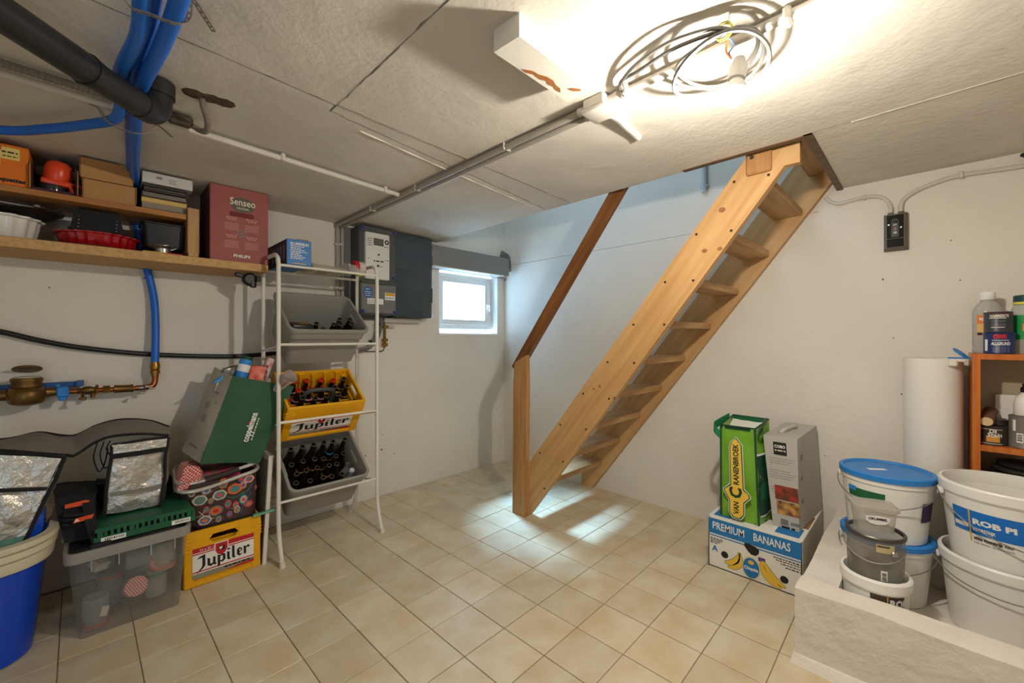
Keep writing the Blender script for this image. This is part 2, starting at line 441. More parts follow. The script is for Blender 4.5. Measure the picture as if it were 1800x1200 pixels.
# wooden lining of the opening and the bare shaft above
obj('opening_lining', B().bx(-0.862, -0.836, -2.63, -2.12, 2.0, 2.26).bx(-0.862, 0, -2.63, -2.603, 1.999, 2.26), TRIMWOOD, ceiling, label='dark wooden boards lining the end of the stair opening')
obj('opening_edge', B().bx(-0.846, -0.80, -2.12, -0.0, 2.02, 2.26), CEIL, ceiling)
UPPER = M('upstairs_paint', (205, 214, 222), 0.9)
b = B(); b.bx(-1.75, -1.6, -4.4, 0, 2.26, 2.7); b.bx(-1.75, -1.6, -4.4, 0, 3.9, 4.4); b.bx(-1.75, -1.6, -4.4, -2.1, 2.7, 3.9); b.bx(-1.75, -1.6, -0.9, 0, 2.7, 3.9)
b.bx(-1.75, 0.2, -4.4, 0.25, 4.4, 4.5)
structure('wall_upstairs', b, UPPER)
pv = B(); pv.tube([(-0.018, -1.91, 2.16), (-0.018, -1.91, 3.6)], .017, 10); pv.box((-.012, -1.91, 2.2), (.02, .05, .018), .003)
single('riser_pipe', pv, M('pale_pipe', (190, 200, 206), .4), 'short pale pipe rising on the wall above the stair opening', 'pipe')

# ------------------------------------------------------------------ window
window = structure('window_1', B().bx(WX0, WX0 + .05, .085, .15, WZ0 + .05, WZ1 - .02, .004).bx(WX1 - .055, WX1, .085, .15, WZ0 + .05, WZ1 - .02, .004).bx(WX0 + .05, WX1 - .055, .085, .15, WZ0 + .05, WZ0 + .095, .004).bx(WX0 + .05, WX1 - .055, .085, .15, WZ1 - .06, WZ1 - .02, .004), M('white_window_frame', (236, 238, 236), .35))
WF = MATS['white_window_frame']
sash = B()
sx0, sx1, sz0, sz1 = WX0 + .042, WX1 - .05, WZ0 + .09, WZ1 - .05
for (a, c, e, f) in [(sx0, sx0 + .055, sz0, sz1), (sx1 - .055, sx1, sz0, sz1), (sx0 + .054, sx1 - .054, sz0, sz0 + .05), (sx0 + .054, sx1 - .054, sz1 - .05, sz1)]: sash.bx(a, c, .068, .11, e, f, .006, 2)
obj('sash', sash, WF, window)
obj('pane', B().bx(sx0 + .05, sx1 - .05, .088, .092, sz0 + .045, sz1 - .045), see_through('frosted_glass', (222, 220, 226), .68, .15, .5), window)
hd = B().box((sx1 - .026, .062, 1.50), (.022, .012, .055), .003).tube([(sx1 - .026, .055, 1.51), (sx1 - .026, .035, 1.51), (sx1 - .026, .034, 1.45)], .0065, 8)
obj('handle', hd, M('white_handle', (240, 240, 238), .3), window)
obj('sill', B().bx(WX0, WX1, -.008, .09, WZ0 - .004, WZ0 + .012, .003), M('white_sill', (238, 238, 236), .4), window)
obj('reveal_lining', B().bx(WX1 - .008, WX1, 0.0, .085, WZ0, WZ1).bx(WX0, WX0 + .006, 0, .085, WZ0, WZ1), WF, window)
# outdoors: paving at street level and the pale house across the yard
structure('ground_outside', B().bx(-6, 6, .14, 9, 1.0, 1.1), M('outside_paving', (176, 172, 168), .9, nz=(3, .3), space='W'))
ho = B().bx(-5, 5, 6.0, 6.3, 1.1, 4.2); ho.bx(-5.2, 5.2, 5.8, 6.5, 4.2, 4.35)
structure('wall_outside', ho, M('outside_brick', (196, 168, 160), .9, nz=(4, .2), space='W'))

# ------------------------------------------------------------------ staircase
st = thing('staircase', 'open pine staircase with plank treads and slim handrail against right wall', 'staircase', (-0.4, -1.6, 0))
low = [(-1.04, 0.0), (-2.52, 1.935), (-2.575, 1.935), (-2.575, 2.03), (-2.385, 2.03), (-0.985, 0.285), (-0.93, 0.10), (-0.93, 0.0)]
obj('stringer', B().prism(low, 'x', -0.775, -0.735), PINE, st)
far = [(-1.05, 0.0), (-2.60, 2.06), (-2.60, 2.26), (-2.48, 2.26), (-0.965, 0.30), (-0.95, 0.0)]
obj('stringer', B().prism(far, 'x', -0.042, -0.002), PINE, st)
for k in range(10):
    z = 0.205 + 0.2105 * k; yb = -1.142 - 0.164 * k
    ye = min(yb + 0.205, -0.985 - (z + .038 - .285) / 1.246 - .008)
    e = B().bx(-0.735, -0.042, yb, ye, z, z + 0.038, 0.003)
    obj('tread', e, PINE_TREAD, st)
pf = B().prism([(-1.045, 0), (-0.925, 0), (-0.935, 0.9), (-0.945, 1.03), (-1.05, 1.085), (-1.055, 0.9)], 'x', -0.815, -0.776)
obj('newel_post', pf, PINE_UP, st)
d = V((0, -0.80, 1.047)).normalized(); q = V((0, d.z, -d.y)) ; q = V((0, 1.047, 0.80)).normalized()
p0, p1 = V((0, -0.915, 0.975)), V((0, -1.95, 2.33))
rr_ = [p0 - q * .012, p0 + q * .045, p1 + q * .045, p1 - q * .03, p0 - q * .03 + d * .03]
obj('handrail', B().prism([(p.y, p.z) for p in rr_], 'x', -0.776, -0.738), RAIL, st, label='darker brown stained handrail')
obj('top_block', B().bx(-0.795, -0.775, -2.475, -2.375, 1.925, 2.03, .006), PINE_UP, st)
obj('bolt', B().lathe([(0, .004), (.008, .004), (.009, 0)], (-0.795, -2.40, 2.0), 10, (0, -PI / 2, 0)), STEEL_DARK, st)
screw0 = None
for k in range(10):
    z = 0.225 + 0.2105 * k; yb = -1.142 - 0.164 * k
    for yy in (-1.04 - z / 1.307 + .035, -0.985 - (z - .285) / 1.246 - .040):
        if screw0 is None:
            screw0 = obj('screw', B().lathe([(0, .0015), (.006, .0015), (.0065, 0)], (0, 0, 0), 8, (0, -PI / 2, 0)), M('dark_screw', (52, 40, 30), .5, .3), st, local=True); s_ = screw0
        else:
            s_ = screw0.copy(); COL.objects.link(s_)
        s_.location = V((-0.775, yy + random.uniform(-.008, .008), z + random.uniform(-.01, .01))) - V((-0.4, -1.6, 0))
knot = M('wood_knot', (150, 98, 54), .6)
for (y, z, r) in [(-2.27, 1.80, .012), (-2.19, 1.62, .010), (-2.26, 1.62, .009), (-1.56, .90, .006), (-1.60, .92, .007), (-1.70, .86, .009), (-2.43, 1.98, .008)]:
    obj('knot', B().lathe([(0, .0006), (r, .0006), (r * 1.05, 0)], (-0.775, y, z), 12, (0, -PI / 2, 0), 1.0, 1.25), knot, st)

# ------------------------------------------------------------------ ceiling services
dp = thing('drain_pipe', 'thick black drain pipe running under the ceiling to an elbow, top left', 'pipe', (-2.9, -1.44, 1.9))
A0, A1 = V((-2.735, -1.267, 1.895)), V((-4.55, -3.22, 1.90))
dd = (A1 - A0).normalized()
obj('pipe', B().tube([A0 + dd * .17, A1], .0385, 20), BLACK_PIPE, dp)
obj('coupling', B().tube([A0 + dd * .02, A0 + dd * .165, A0 + dd * .17, A0 + dd * .19, A0 + dd * .195], lambda t: .036 if t < .9 else .042, 20), BLACK_PIPE, dp)
obj('elbow', B().tube([A0 + dd * .03, A0, A0 - dd * .022 + Z_ * .012, A0 - dd * .034 + Z_ * .045, A0 - dd * .036 + Z_ * .109], .0385, 20, smooth=5), BLACK_PIPE, dp)
obj('collar', B().tube([A0 - dd * .036 + Z_ * .062, A0 - dd * .036 + Z_ * .105], .044, 20), BLACK_PIPE, dp)

hz = .019
def hose(label, pts, r, mat=BLUE_HOSE, name='water_hose', cat='hose', group=None, n=12):
    return single(name, B().tube(pts, r, n, smooth=8), mat, label, cat, group)
hose('leftmost blue hose curving down from the ceiling, bending left along it', [(-2.80, -2.3, 1.925), (-2.79, -1.95, 1.925), (-2.78, -1.75, 1.93), (-2.777, -1.60, 1.93), (-2.795, -1.40, 1.945), (-2.80, -1.25, 1.965), (-2.79, -1.12, 1.968), (-2.80, -0.97, 1.955), (-2.865, -0.85, 1.955), (-2.97, -0.70, 1.955), (-3.10, -0.56, 1.955), (-3.4, -0.42, 1.955), (-4.0, -.30, 1.955), (-4.59, -.28, 1.955)], .0165)
hose('middle blue hose half hidden between two others at top left', [(-2.765, -2.3, 1.955), (-2.757, -1.74, 1.96), (-2.756, -1.59, 1.963), (-2.768, -1.40, 1.97), (-2.768, -1.2, 1.982), (-2.76, -.95, 1.986), (-2.742, -.55, 1.986), (-2.725, -.22, 1.986), (-2.715, -.02, 1.984)], .0150)
hose('right blue hose dropping past the shelf to the brass water fittings', [(-2.73, -2.3, 1.925), (-2.722, -1.95, 1.928), (-2.722, -1.80, 1.93), (-2.732, -1.60, 1.93), (-2.748, -1.36, 1.945), (-2.752, -1.2, 1.965), (-2.75, -1.05, 1.965), (-2.742, -0.85, 1.963), (-2.73, -0.58, 1.963), (-2.715, -.30, 1.955), (-2.705, -.12, 1.93), (-2.70, -.04, 1.87), (-2.690, -.03, 1.78), (-2.675, -.03, 1.66), (-2.652, -.032, 1.56), (-2.632, -.035, 1.46), (-2.622, -.045, 1.36), (-2.62, -.06, 1.22), (-2.624, -.075, 1.065)], .0175)
# perforated hanger straps
def strap(label, pts, wdt=.011):
    pts = spline([V(p) for p in pts], 10); bb = B(); hole_b = B()
    for i, p in enumerate(pts[:-1]):
        q_ = pts[i + 1]; t = (q_ - p).normalized(); s_ = t.cross(Z_).normalized()
        if s_.length < .1: s_ = X_
        n_ = s_.cross(t); w0 = wdt / 2
        if i % 3 < 1:
            bb.loft([[p + s_ * w0 - n_ * .0008, p + s_ * w0 + n_ * .0008, p - s_ * w0 + n_ * .0008, p - s_ * w0 - n_ * .0008], [q_ + s_ * w0 - n_ * .0008, q_ + s_ * w0 + n_ * .0008, q_ - s_ * w0 + n_ * .0008, q_ - s_ * w0 - n_ * .0008]])
        else:
            for sg in (-1, 1):
                a, c = p + s_ * sg * w0, p + s_ * sg * w0 * .45; a2, c2 = q_ + s_ * sg * w0, q_ + s_ * sg * w0 * .45
                bb.loft([[a - n_ * .0008, a + n_ * .0008, c + n_ * .0008, c - n_ * .0008], [a2 - n_ * .0008, a2 + n_ * .0008, c2 + n_ * .0008, c2 - n_ * .0008]])
    return single('hanger_strap', bb, M('old_zinc', (150, 142, 128), .5, .6), label, 'strap')
strap('perforated metal strap looped under the blue hoses, end hanging at top', [(-2.83, -1.72, 1.985), (-2.80, -1.735, 1.915), (-2.765, -1.75, 1.905), (-2.72, -1.76, 1.903), (-2.698, -1.74, 1.94), (-2.69, -1.72, 2.0), (-2.66, -1.69, 1.99), (-2.635, -1.655, 1.985)])
strap('lower perforated metal strap under the blue hoses beside the black elbow', [(-2.865, -.99, 1.975), (-2.84, -.985, 1.968), (-2.82, -.965, 1.94), (-2.78, -.95, 1.932), (-2.745, -.95, 1.93), (-2.715, -.94, 1.945), (-2.69, -.935, 1.985), (-2.66, -.93, 1.972), (-2.64, -.91, 1.965)], .009)
# corrugated conduit, flexible end and painted conduit along the ceiling
cg = thing('corrugated_conduit', 'grey corrugated conduit along the ceiling ending in a curved tail', 'conduit', (-2.9, -1.09, 1.98))
P_ = [V((-4.59, -1.14, 1.985)), V((-2.655, -1.062, 1.985))]
nr = 340
obj('ribbed_tube', B().tube([P_[0].lerp(P_[1], i / nr) for i in range(nr + 1)], lambda t: .0125 if int(round(t * nr)) % 2 else .0102, 9), M('ribbed_grey', (126, 116, 104), .6), cg)
obj('junction_sleeve', B().box((-2.632, -1.05, 1.983), (.07, .042, .036), .008, (0, 0, .06)), STEEL_DARK, cg)
fl = spline([V((-2.60, -1.045, 1.978)), V((-2.575, -1.05, 1.965)), V((-2.562, -1.09, 1.955)), V((-2.568, -1.15, 1.962)), V((-2.588, -1.205, 1.985)), V((-2.597, -1.225, 2.012))], 14)
obj('curved_tail', B().tube(fl, lambda t: .0105 if int(round(t * (len(fl) - 1))) % 2 else .0088, 9), M('ribbed_grey', (126, 116, 104), .6), cg)
hb = B()
for k in range(9):
    a = k * .7; hb.lathe([(0, -.003), (.016 + .009 * math.sin(k * 2.1), -.002), (.022 + .012 * math.sin(k * 1.7), .002)], (-2.63 + .012 * k, -1.235 + .006 * math.sin(a), CZ), 8)
obj('broken_plaster', hb, M('crumbled_dark', (82, 66, 52), .95, bump=(80, .8, .01)), ceiling, label='dark crumbled hole in the ceiling plaster')
wc = thing('ceiling_conduit', 'white painted conduit running along the ceiling above the shelf to the pair of pipes', 'conduit', (-2.3, -.95, 1.985))
obj('tube', B().tube([(-4.59, -1.08, 1.984), (-3.7, -1.035, 1.984), (-2.6, -.985, 1.984), (-1.675, -.90, 1.984)], .0115, 10), GREY_CONDUIT, wc)
for x, y in [(-2.27, -.955), (-1.76, -.908), (-2.80, -.995)]:
    obj('clip', B().box((x, y, 1.988), (.018, .034, .034), .005), GREY_CONDUIT, wc)
cp2 = thing('conduit_pair', 'two grey conduits side by side from wall corner to the ceiling junction box', 'conduit', (-1.63, -1.0, 1.98))
for x, dz in ((-1.652, 0), (-1.617, -.002)):
    obj('tube', B().tube([(x, -2.09, 1.986 + dz), (x - .004, -1.4, 1.985 + dz), (x, -.06, 1.986 + dz), (x + .006, -.022, 1.975 + dz), (x + .008, -.016, 1.93), (x + .01, -.016, 1.30)], .0125, 10, smooth=4), M('dim_conduit', (168, 160, 148), .5), cp2)
for y in (-1.72, -1.05, -.55):
    for x in (-1.652, -1.617): obj('clip', B().box((x, y, 1.99), (.034, .014, .032), .005), GREY_CONDUIT, cp2)
for z in (1.86, 1.55): obj('clip', B().box((-1.624, -.014, z), (.08, .026, .016), .004), GREY_CONDUIT, cp2)
lc = thing('lamp_conduit', 'single painted conduit from junction box past the bare bulb, upper right', 'conduit', (-1.65, -2.7, 1.98))
obj('tube', B().tube([(-1.655, -2.26, 1.985), (-1.66, -3.0, 1.985), (-1.66, -4.3, 1.985)], .0125, 10), GREY_CONDUIT, lc)
for y in (-2.275, -2.71): obj('clip', B().box((-1.657, y, 1.985), (.040, .018, .040), .006), GREY_CONDUIT, lc)
jb = thing('junction_box', 'white square junction box on the ceiling between conduits', 'junction box', (-1.64, -2.17, 1.97))
obj('body', B().box((-1.643, -2.165, 1.986), (.085, .085, .04), .006), GREY_CONDUIT, jb)
obj('lid', B().box((-1.643, -2.165, 1.962), (.092, .092, .014), .004, None, 2), GREY_CONDUIT, jb)
for dx in (-.022, .022): obj('gland', B().tube([(-1.635 + dx, -2.12, 1.985), (-1.635 + dx, -2.09, 1.985)], .015, 12), GREY_CONDUIT, jb)
obj('gland', B().tube([(-1.65, -2.205, 1.985), (-1.655, -2.245, 1.985)], .015, 12), GREY_CONDUIT, jb)
obj('cable_tail', B().tube([(-1.60, -2.16, 1.985), (-1.53, -2.165, 1.988), (-1.45, -2.15, 1.995), (-1.37, -2.14, 2.0), (-1.32, -2.135, 1.999)], .014, 10, smooth=5), GREY_CONDUIT, jb)
wb = thing('timber_block', 'white painted timber offcut fixed to the ceiling with chipped paint', 'wood block', (-1.96, -2.18, 1.95))
# its lower face runs from lower left to lower right; built as a slanted bar hanging under the ceiling
q0 = [V((-2.117, -2.150, 1.944)), V((-2.112, -2.238, 1.944)), V((-1.80, -2.234, 1.944)), V((-1.795, -2.146, 1.944))]
obj('timber', B().loft([q0, [p + Z_ * .066 for p in q0]]), M('flaking_white_paint', (232, 226, 214), .7, bump=(30, .25, .004)), wb)
ch = [(.10, .006), (.125, .022), (.15, .024), (.175, .034), (.20, .036), (.222, .028), (.245, .026), (.262, .014), (.24, .012), (.225, .018), (.205, .013), (.19, .020), (.17, .012), (.14, .014), (.12, .004)]
obj('bare_wood', B().plate(V((-2.117, -2.150, 1.944)), X_, -Y_, ch, -.0008, .001), M('bare_wood', (176, 112, 58), .8, nz=(60, .3)), wb)
obj('bare_wood', B().plate(V((-2.117, -2.150, 1.944)), X_, -Y_, [(.262, .04), (.285, .046), (.30, .062), (.29, .066), (.268, .052)], -.0008, .001), MATS['bare_wood'], wb)

# bare bulb with its wires and the cable coil
BX, BY, BZ = -1.672, -2.594, 1.838
lamp = thing('bare_bulb_lamp', 'lit bare bulb hanging by loose wires from the ceiling cable', 'lamp', (BX, BY, 1.9))
em = M('bulb_glow', (255, 244, 225), .3, emit=(BULB_COLOR, BULB_STRENGTH))
tilt = (0.10, 0.12, 0)
obj('bulb', B().lathe([(0, -.032), (.014, -.029), (.025, -.018), (.030, -.003), (.0292, .006)], (BX, BY, BZ), 24, tilt), em, lamp)
obj('bulb_base', B().lathe([(.0292, .006), (.0285, .010), (.022, .024), (.0150, .036), (.0130, .045)], (BX, BY, BZ), 24, tilt), M('bulb_base_white', (224, 222, 216), .4), lamp)
obj('socket', B().lathe([(.0145, .036), (.021, .038), (.0215, .072), (.017, .080), (.013, .094), (0, .096)], (BX, BY, BZ), 20, tilt), M('white_socket', (226, 222, 214), .4), lamp)
top = V((BX - .008, BY + .006, BZ + .092)); up_ = V((-1.735, -2.60, 1.955))
obj('wire', B().tube([top, top + V((-.004, .01, .02)), (top + up_) / 2 + V((.014, .012, .02)), up_], .0022, 6, smooth=6), M('orange_wire', (216, 112, 40), .5), lamp)
obj('wire', B().tube([top + V((.004, 0, 0)), top + V((.004, .006, .018)), (top + up_) / 2 + V((.010, -.006, .006)), up_ + V((.004, 0, -.004))], .0022, 6, smooth=6), M('blue_grey_wire', (84, 108, 150), .5), lamp)
coil = thing('cable_coil', 'loose coil of grey cable tied at the ceiling around the bulb', 'cable', (-1.65, -2.54, 1.97))
CAB = M('grey_cable', (104, 102, 98), .5)
cc = V((-1.642, -2.537, 1.952))
ex, ey = V((.78, .62, 0)).normalized(), V((-.62, .78, 0)).normalized()
for k in range(3):
    R1, R2 = .116 + .010 * k, .098 + .009 * k
    obj('loop', B().tube([cc + ex * (R1 * math.cos(a)) + ey * (R2 * math.sin(a)) + Z_ * (.013 * math.sin(a * 2 + k) - .012 * k) + V((.004 * k, -.003 * k, .012)) for a in [2 * PI * i / 40 for i in range(40)]], .0052, 8, closed=True), CAB, coil)
for k in range(2):
    obj('lead', B().tube([(-1.66 + .006 * k, -2.262, 1.985), (-1.70 - .012 * k, -2.275 - .01 * k, 1.985), (-1.765 + .028 * k, -2.36, 1.975), (-1.795 + .032 * k, -2.47, 1.97), (-1.77 + .02 * k, -2.57, 1.968), (-1.735, -2.605, 1.965), (-1.69, -2.645, 1.968)], .0052, 8, smooth=8), CAB, coil)
obj('tie', B().tube([V((-1.752, -2.592, 1.962)) + V((0, .020 * math.cos(a), .020 * math.sin(a))) for a in [2 * PI * i / 16 for i in range(16)]], .002, 6, closed=True).tube([V((-1.744, -2.592, 1.962)) + V((0, .020 * math.cos(a), .020 * math.sin(a))) for a in [2 * PI * i / 16 for i in range(16)]], .002, 6, closed=True), M('yellow_green_wire', (190, 186, 70), .5), coil)

# ------------------------------------------------------------------ meter cabinet, fuse cabinet, duct
CABG = M('cabinet_grey', (78, 80, 80), .5); CABL = M('cabinet_mid_grey', (112, 112, 108), .5); VIO = M('violet_cap', (70, 66, 150), .45)
mc = thing('meter_cabinet', 'grey electric meter cabinet with white meter and violet corner screws', 'cabinet', (-1.42, -.09, 1.36))
obj('body', B().bx(-1.555, -1.275, -.165, 0, 1.365, 1.985, .006), CABG, mc)
obj('backplate', B().bx(-1.60, -1.26, -.03, 0, 1.335, 1.99, .003), CABL, mc)
obj('lower_cover', B().bx(-1.548, -1.28, -.182, -.160, 1.375, 1.585, .006), CABL, mc)
obj('cover_lip', B().bx(-1.548, -1.28, -.188, -.160, 1.585, 1.60, .003), CABG, mc)
obj('top_lip', B().bx(-1.55, -1.28, -.178, -.16, 1.945, 1.985, .005), CABG, mc)
m_ = obj('meter', B().bx(-1.520, -1.335, -.190, -.150, 1.615, 1.945, .010, 3), M('meter_white', (222, 220, 212), .4), mc, label='white electricity meter with small display')
FO = V((-1.52, -.190, 1.615))
decal('display', FO, X_, Z_, rect(.065, .130, .245, .285), M('lcd', (96, 104, 92), .3), m_)
decal('display_bezel', FO, X_, Z_, rect(.060, .135, .240, .290), M('bezel', (70, 72, 70), .4), m_, 0, .0003)
decal('dial', FO, X_, Z_, ellipse(.160, .272, .017, .017), INK, m_)
decal('dial_dot', FO, X_, Z_, ellipse(.160, .272, .007, .007), WHITE, m_, .0007)
lines('small_print', FO, X_, Z_, [(.012, .05, .28, .004), (.012, .05, .265, .004), (.012, .05, .25, .004), (.012, .05, .235, .004), (.015, .03, .14, .005), (.15, .175, .14, .005), (.14, .175, .235, .005), (.09, .105, .17, .012), (.085, .10, .09, .014), (.10, .13, .09, .004)], INK, m_)
lines('serial_number', FO, X_, Z_, [(.06, .135, .125, .009)], INK, m_)
LO = V((-1.548, -.182, 1.375))
decal('round_sticker', LO, X_, Z_, ellipse(.050, .145, .034, .040), M('blue_sticker', (40, 96, 150), .5), mc, label='round blue sticker with white lines')
lines('sticker_print', LO, X_, Z_, [(.035, .062, .165, .006), (.028, .072, .148, .004), (.028, .072, .134, .004), (.032, .068, .120, .004)], WHITE, mc, .0008)
decal('label_strip', LO, X_, Z_, rect(.045, .165, .065, .105), WHITE, mc); lines('label_print', LO, X_, Z_, [(.05, .11, .09, .004), (.05, .10, .08, .004), (.05, .11, .07, .004)], GREY_INK, mc, .0008)
decal('warning_label', LO, X_, Z_, rect(.178, .258, .10, .152), WHITE, mc); decal('warning_stripe', LO, X_, Z_, rect(.182, .254, .13, .15), M('amber', (214, 160, 40), .5), mc, .0007)
lines('label_print', LO, X_, Z_, [(.182, .25, .11, .008)], GREY_INK, mc, .0008)
for x, z, y in [(-1.532, 1.968, -.178), (-1.292, 1.968, -.178), (-1.532, 1.388, -.182), (-1.292, 1.388, -.182), (-1.29, 1.64, -.166)]:
    obj('corner_screw', B().lathe([(0, .014), (.010, .014), (.013, .0)], (x, y, z), 12, (PI / 2, 0, 0)), VIO, mc)
fc = thing('fuse_cabinet', 'dark fuse cabinet with tinted see-through door right of the meter', 'cabinet', (-1.1, -.07, 1.35))
b = B(); fx0, fx1, fz0, fz1 = -1.272, -.937, 1.36, 1.985
b.bx(fx0, fx1, -.02, 0, fz0, fz1); b.bx(fx0, fx0 + .012, -.12, 0, fz0, fz1); b.bx(fx1 - .012, fx1, -.12, 0, fz0, fz1); b.bx(fx0, fx1, -.12, 0, fz0, fz0 + .012); b.bx(fx0, fx1, -.12, 0, fz1 - .012, fz1)
obj('body', b, CABG, fc)
for z in (1.47, 1.63, 1.79):
    rail = obj('fuse_rail', B().bx(fx0 + .03, fx1 - .03, -.035, -.02, z - .03, z + .03), CABL, fc)
    for k in range(9 if z < 1.7 else 5):
        br = B().bx(fx0 + .04 + k * .028, fx0 + .064 + k * .028, -.085, -.035, z - .042, z + .042, .003); br.bx(fx0 + .048 + k * .028, fx0 + .056 + k * .028, -.10, -.085, z - .01, z + .012, .002)
        obj('breaker', br, M('breaker_grey', (150, 152, 150), .5), rail)
obj('door', B().bx(fx0 + .004, fx1, -.142, -.128, fz0, fz1, .004), see_through('tinted_door', (98, 110, 120), .55, .06, .0), fc, label='smoky tinted plastic door')
obj('hinge', B().bx(fx1 - .002, fx1 + .006, -.14, -.10, 1.48, 1.60, .002).bx(fx1 - .002, fx1 + .006, -.14, -.10, 1.78, 1.86, .002), CABG, fc)
sup = single('support_board', B().bx(-1.30, -.99, -.05, 0, 1.318, 1.355, .002), M('board_grey', (190, 184, 174), .7), 'pale batten under the two electric cabinets', 'batten')
du = thing('cable_duct', 'grey boxed cable duct above the small window', 'duct', (-.5, -.06, 1.78))
obj('cover', B().bx(-.932, -.06, -.13, -.118, 1.79, 1.955, .002), M('duct_grey', (128, 128, 124), .55), du)
obj('base', B().bx(-.932, -.06, -.118, 0, 1.803, 1.945, .002), M('duct_grey', (128, 128, 124), .55), du)
obj('lip', B().bx(-.92, -.12, -.132, -.05, 1.782, 1.79, .001), OFFWHITE, du)
cb = thing('cable_bundle', 'grey cables curving out of the duct end into the corner', 'cables', (-.05, -.07, 1.95))
for k in range(4):
    obj('cable', B().tube([(-.13 + .012 * k, -.09 + .022 * k, 1.945), (-.09 + .01 * k, -.095 + .024 * k, 1.985 + .012 * k), (-.045, -.10 + .025 * k, 2.0 + .014 * k), (-.016, -.10 + .025 * k, 1.95), (-.014, -.105 + .025 * k, 1.84)], .0055, 7, smooth=6), CAB, cb)
lo_ = thing('loose_wire', 'thin loose wires dangling under the duct at the window corner', 'wire', (-.1, -.08, 1.74))
for k in range(3):
    obj('strand', B().tube([(-.30 + .04 * k, -.10, 1.79), (-.20 + .03 * k, -.10, 1.76 + .008 * k), (-.10, -.09, 1.775 - .012 * k), (-.065 + .006 * k, -.08, 1.745 + .012 * k), (-.04, -.075, 1.775)], .0016, 5, smooth=6), CAB if k else BLACK, lo_)
# supply cables below the cabinet
sc_ = thing('supply_cable', 'thick grey supply cables dropping from the meter cabinet and bending left', 'cable', (-1.35, -.06, 1.1))
for k, (dx, c_) in enumerate([(0, 'grey_cable'), (.022, 'grey_cable')]):
    obj('cable', B().tube([(-1.355 + dx, -.06, 1.37), (-1.36 + dx, -.055, 1.27), (-1.385 + dx, -.05, 1.19), (-1.44 + dx * .6, -.045, 1.135 - .01 * k), (-1.52, -.04, 1.115 - .012 * k), (-1.65, -.035, 1.115 - .012 * k), (-1.74, -.035, 1.118 - .012 * k)], .0115, 10, smooth=8), MATS[c_], sc_)
obj('cable_tie', B().tube([(-1.41, -.05, 1.165), (-1.405, -.05, 1.171)], .025, 12), BLACK, sc_)
obj('cable_tie', B().tube([(-1.358, -.056, 1.298), (-1.358, -.056, 1.305)], .024, 12), BLACK, sc_)
eb = thing('earth_bar', 'brass earthing link with two clamps on the wall under the cabinets', 'earth bar', (-1.285, -.03, 1.13))
obj('bar', B().bx(-1.292, -1.278, -.03, -.012, 1.13, 1.30, .002), BRASS, eb)
for z in (1.15, 1.185, 1.285):
    obj('clamp', B().bx(-1.306, -1.266, -.038, -.010, z - .012, z + .012, .003), BRASS, eb)
obj('insulator', B().lathe([(0, 0), (.011, 0), (.011, .022), (.008, .026), (.011, .030), (.011, .050), (0, .052)], (-1.26, -.025, 1.285), 12, (0, PI / 2, 0)), M('clear_knob', (200, 196, 186), .2), eb)
obj('wire', B().tube([(-1.29, -.02, 1.36), (-1.29, -.022, 1.30)], .004, 6).tube([(-1.285, -.022, 1.14), (-1.30, -.022, 1.105), (-1.36, -.022, 1.10), (-1.46, -.022, 1.102)], .003, 6, smooth=5), BLACK, eb)

# ------------------------------------------------------------------ water meter on the back wall, black cable
single('black_cable', B().tube([(-4.59, -.03, 1.50), (-4.1, -.03, 1.40), (-3.6, -.03, 1.31), (-3.3, -.03, 1.263), (-3.145, -.03, 1.228), (-3.028, -.03, 1.188), (-2.88, -.03, 1.15), (-2.626, -.018, 1.112), (-2.295, -.02, 1.092), (-2.085, -.02, 1.10), (-1.95, -.02, 1.11), (-1.70, -.02, 1.10)], .0125, 10, smooth=8), BLACK, 'thick black cable sagging across the left wall behind the shelving', 'cable')
wm = thing('water_meter', 'old brass water meter with open round lid on a blue wall bracket', 'water meter', (-3.06, -.1, .9))
obj('body', B().lathe([(0, 0), (.03, .001), (.052, .010), (.062, .030), (.062, .058), (.052, .075), (.047, .080), (.050, .084), (.050, .098), (.046, .100), (.046, .106), (.050, .108), (.050, .120), (.044, .124), (0, .124)], (-3.062, -.105, .900), 32), OLD_BRASS, wm)
obj('dial', B().lathe([(.042, .0), (.042, .004), (0, .004)], (-3.062, -.105, 1.024), 24), M('dial_white', (200, 192, 176), .4), wm)
obj('lid', B().lathe([(0, 0), (.046, 0), (.048, .004), (.044, .008), (0, .010)], (-3.065, -.048, 1.056), 24, (-.35, 0, 0)), OLD_BRASS, wm)
obj('union', B().tube([(-4.59, -.10, .950), (-3.14, -.10, .950), (-3.13, -.10, .950), (-3.12, -.10, .950)], lambda t: .014 if t < .3 else .024, 12), OLD_BRASS, wm)
obj('union', B().tube([(-3.005, -.10, .952), (-2.965, -.10, .952), (-2.94, -.10, .952)], lambda t: .024 if t < .4 else .016, 12), OLD_BRASS, wm)
obj('bracket', B().bx(-3.30, -2.885, -.045, -.004, .968, .990, .002).bx(-2.91, -2.885, -.07, -.004, .968, .994, .002), M('blue_steel', (36, 92, 158), .45), wm, label='blue steel wall bracket')
pf_ = thing('brass_pipework', 'brass valves and fittings between the water meter and the blue hose', 'pipe fittings', (-2.75, -.1, .93))
obj('pipe', B().tube([(-2.94, -.10, .950), (-2.72, -.095, .944), (-2.66, -.09, .945)], .012, 12), COPPER, pf_)
obj('valve_body', B().tube([(-2.905, -.10, .950), (-2.895, -.10, .950), (-2.88, -.10, .950), (-2.865, -.10, .950), (-2.85, -.10, .949), (-2.84, -.10, .949)], lambda t: (.019, .013, .020, .020, .015, .022)[int(round(t * 5))], 14), OLD_BRASS, pf_)
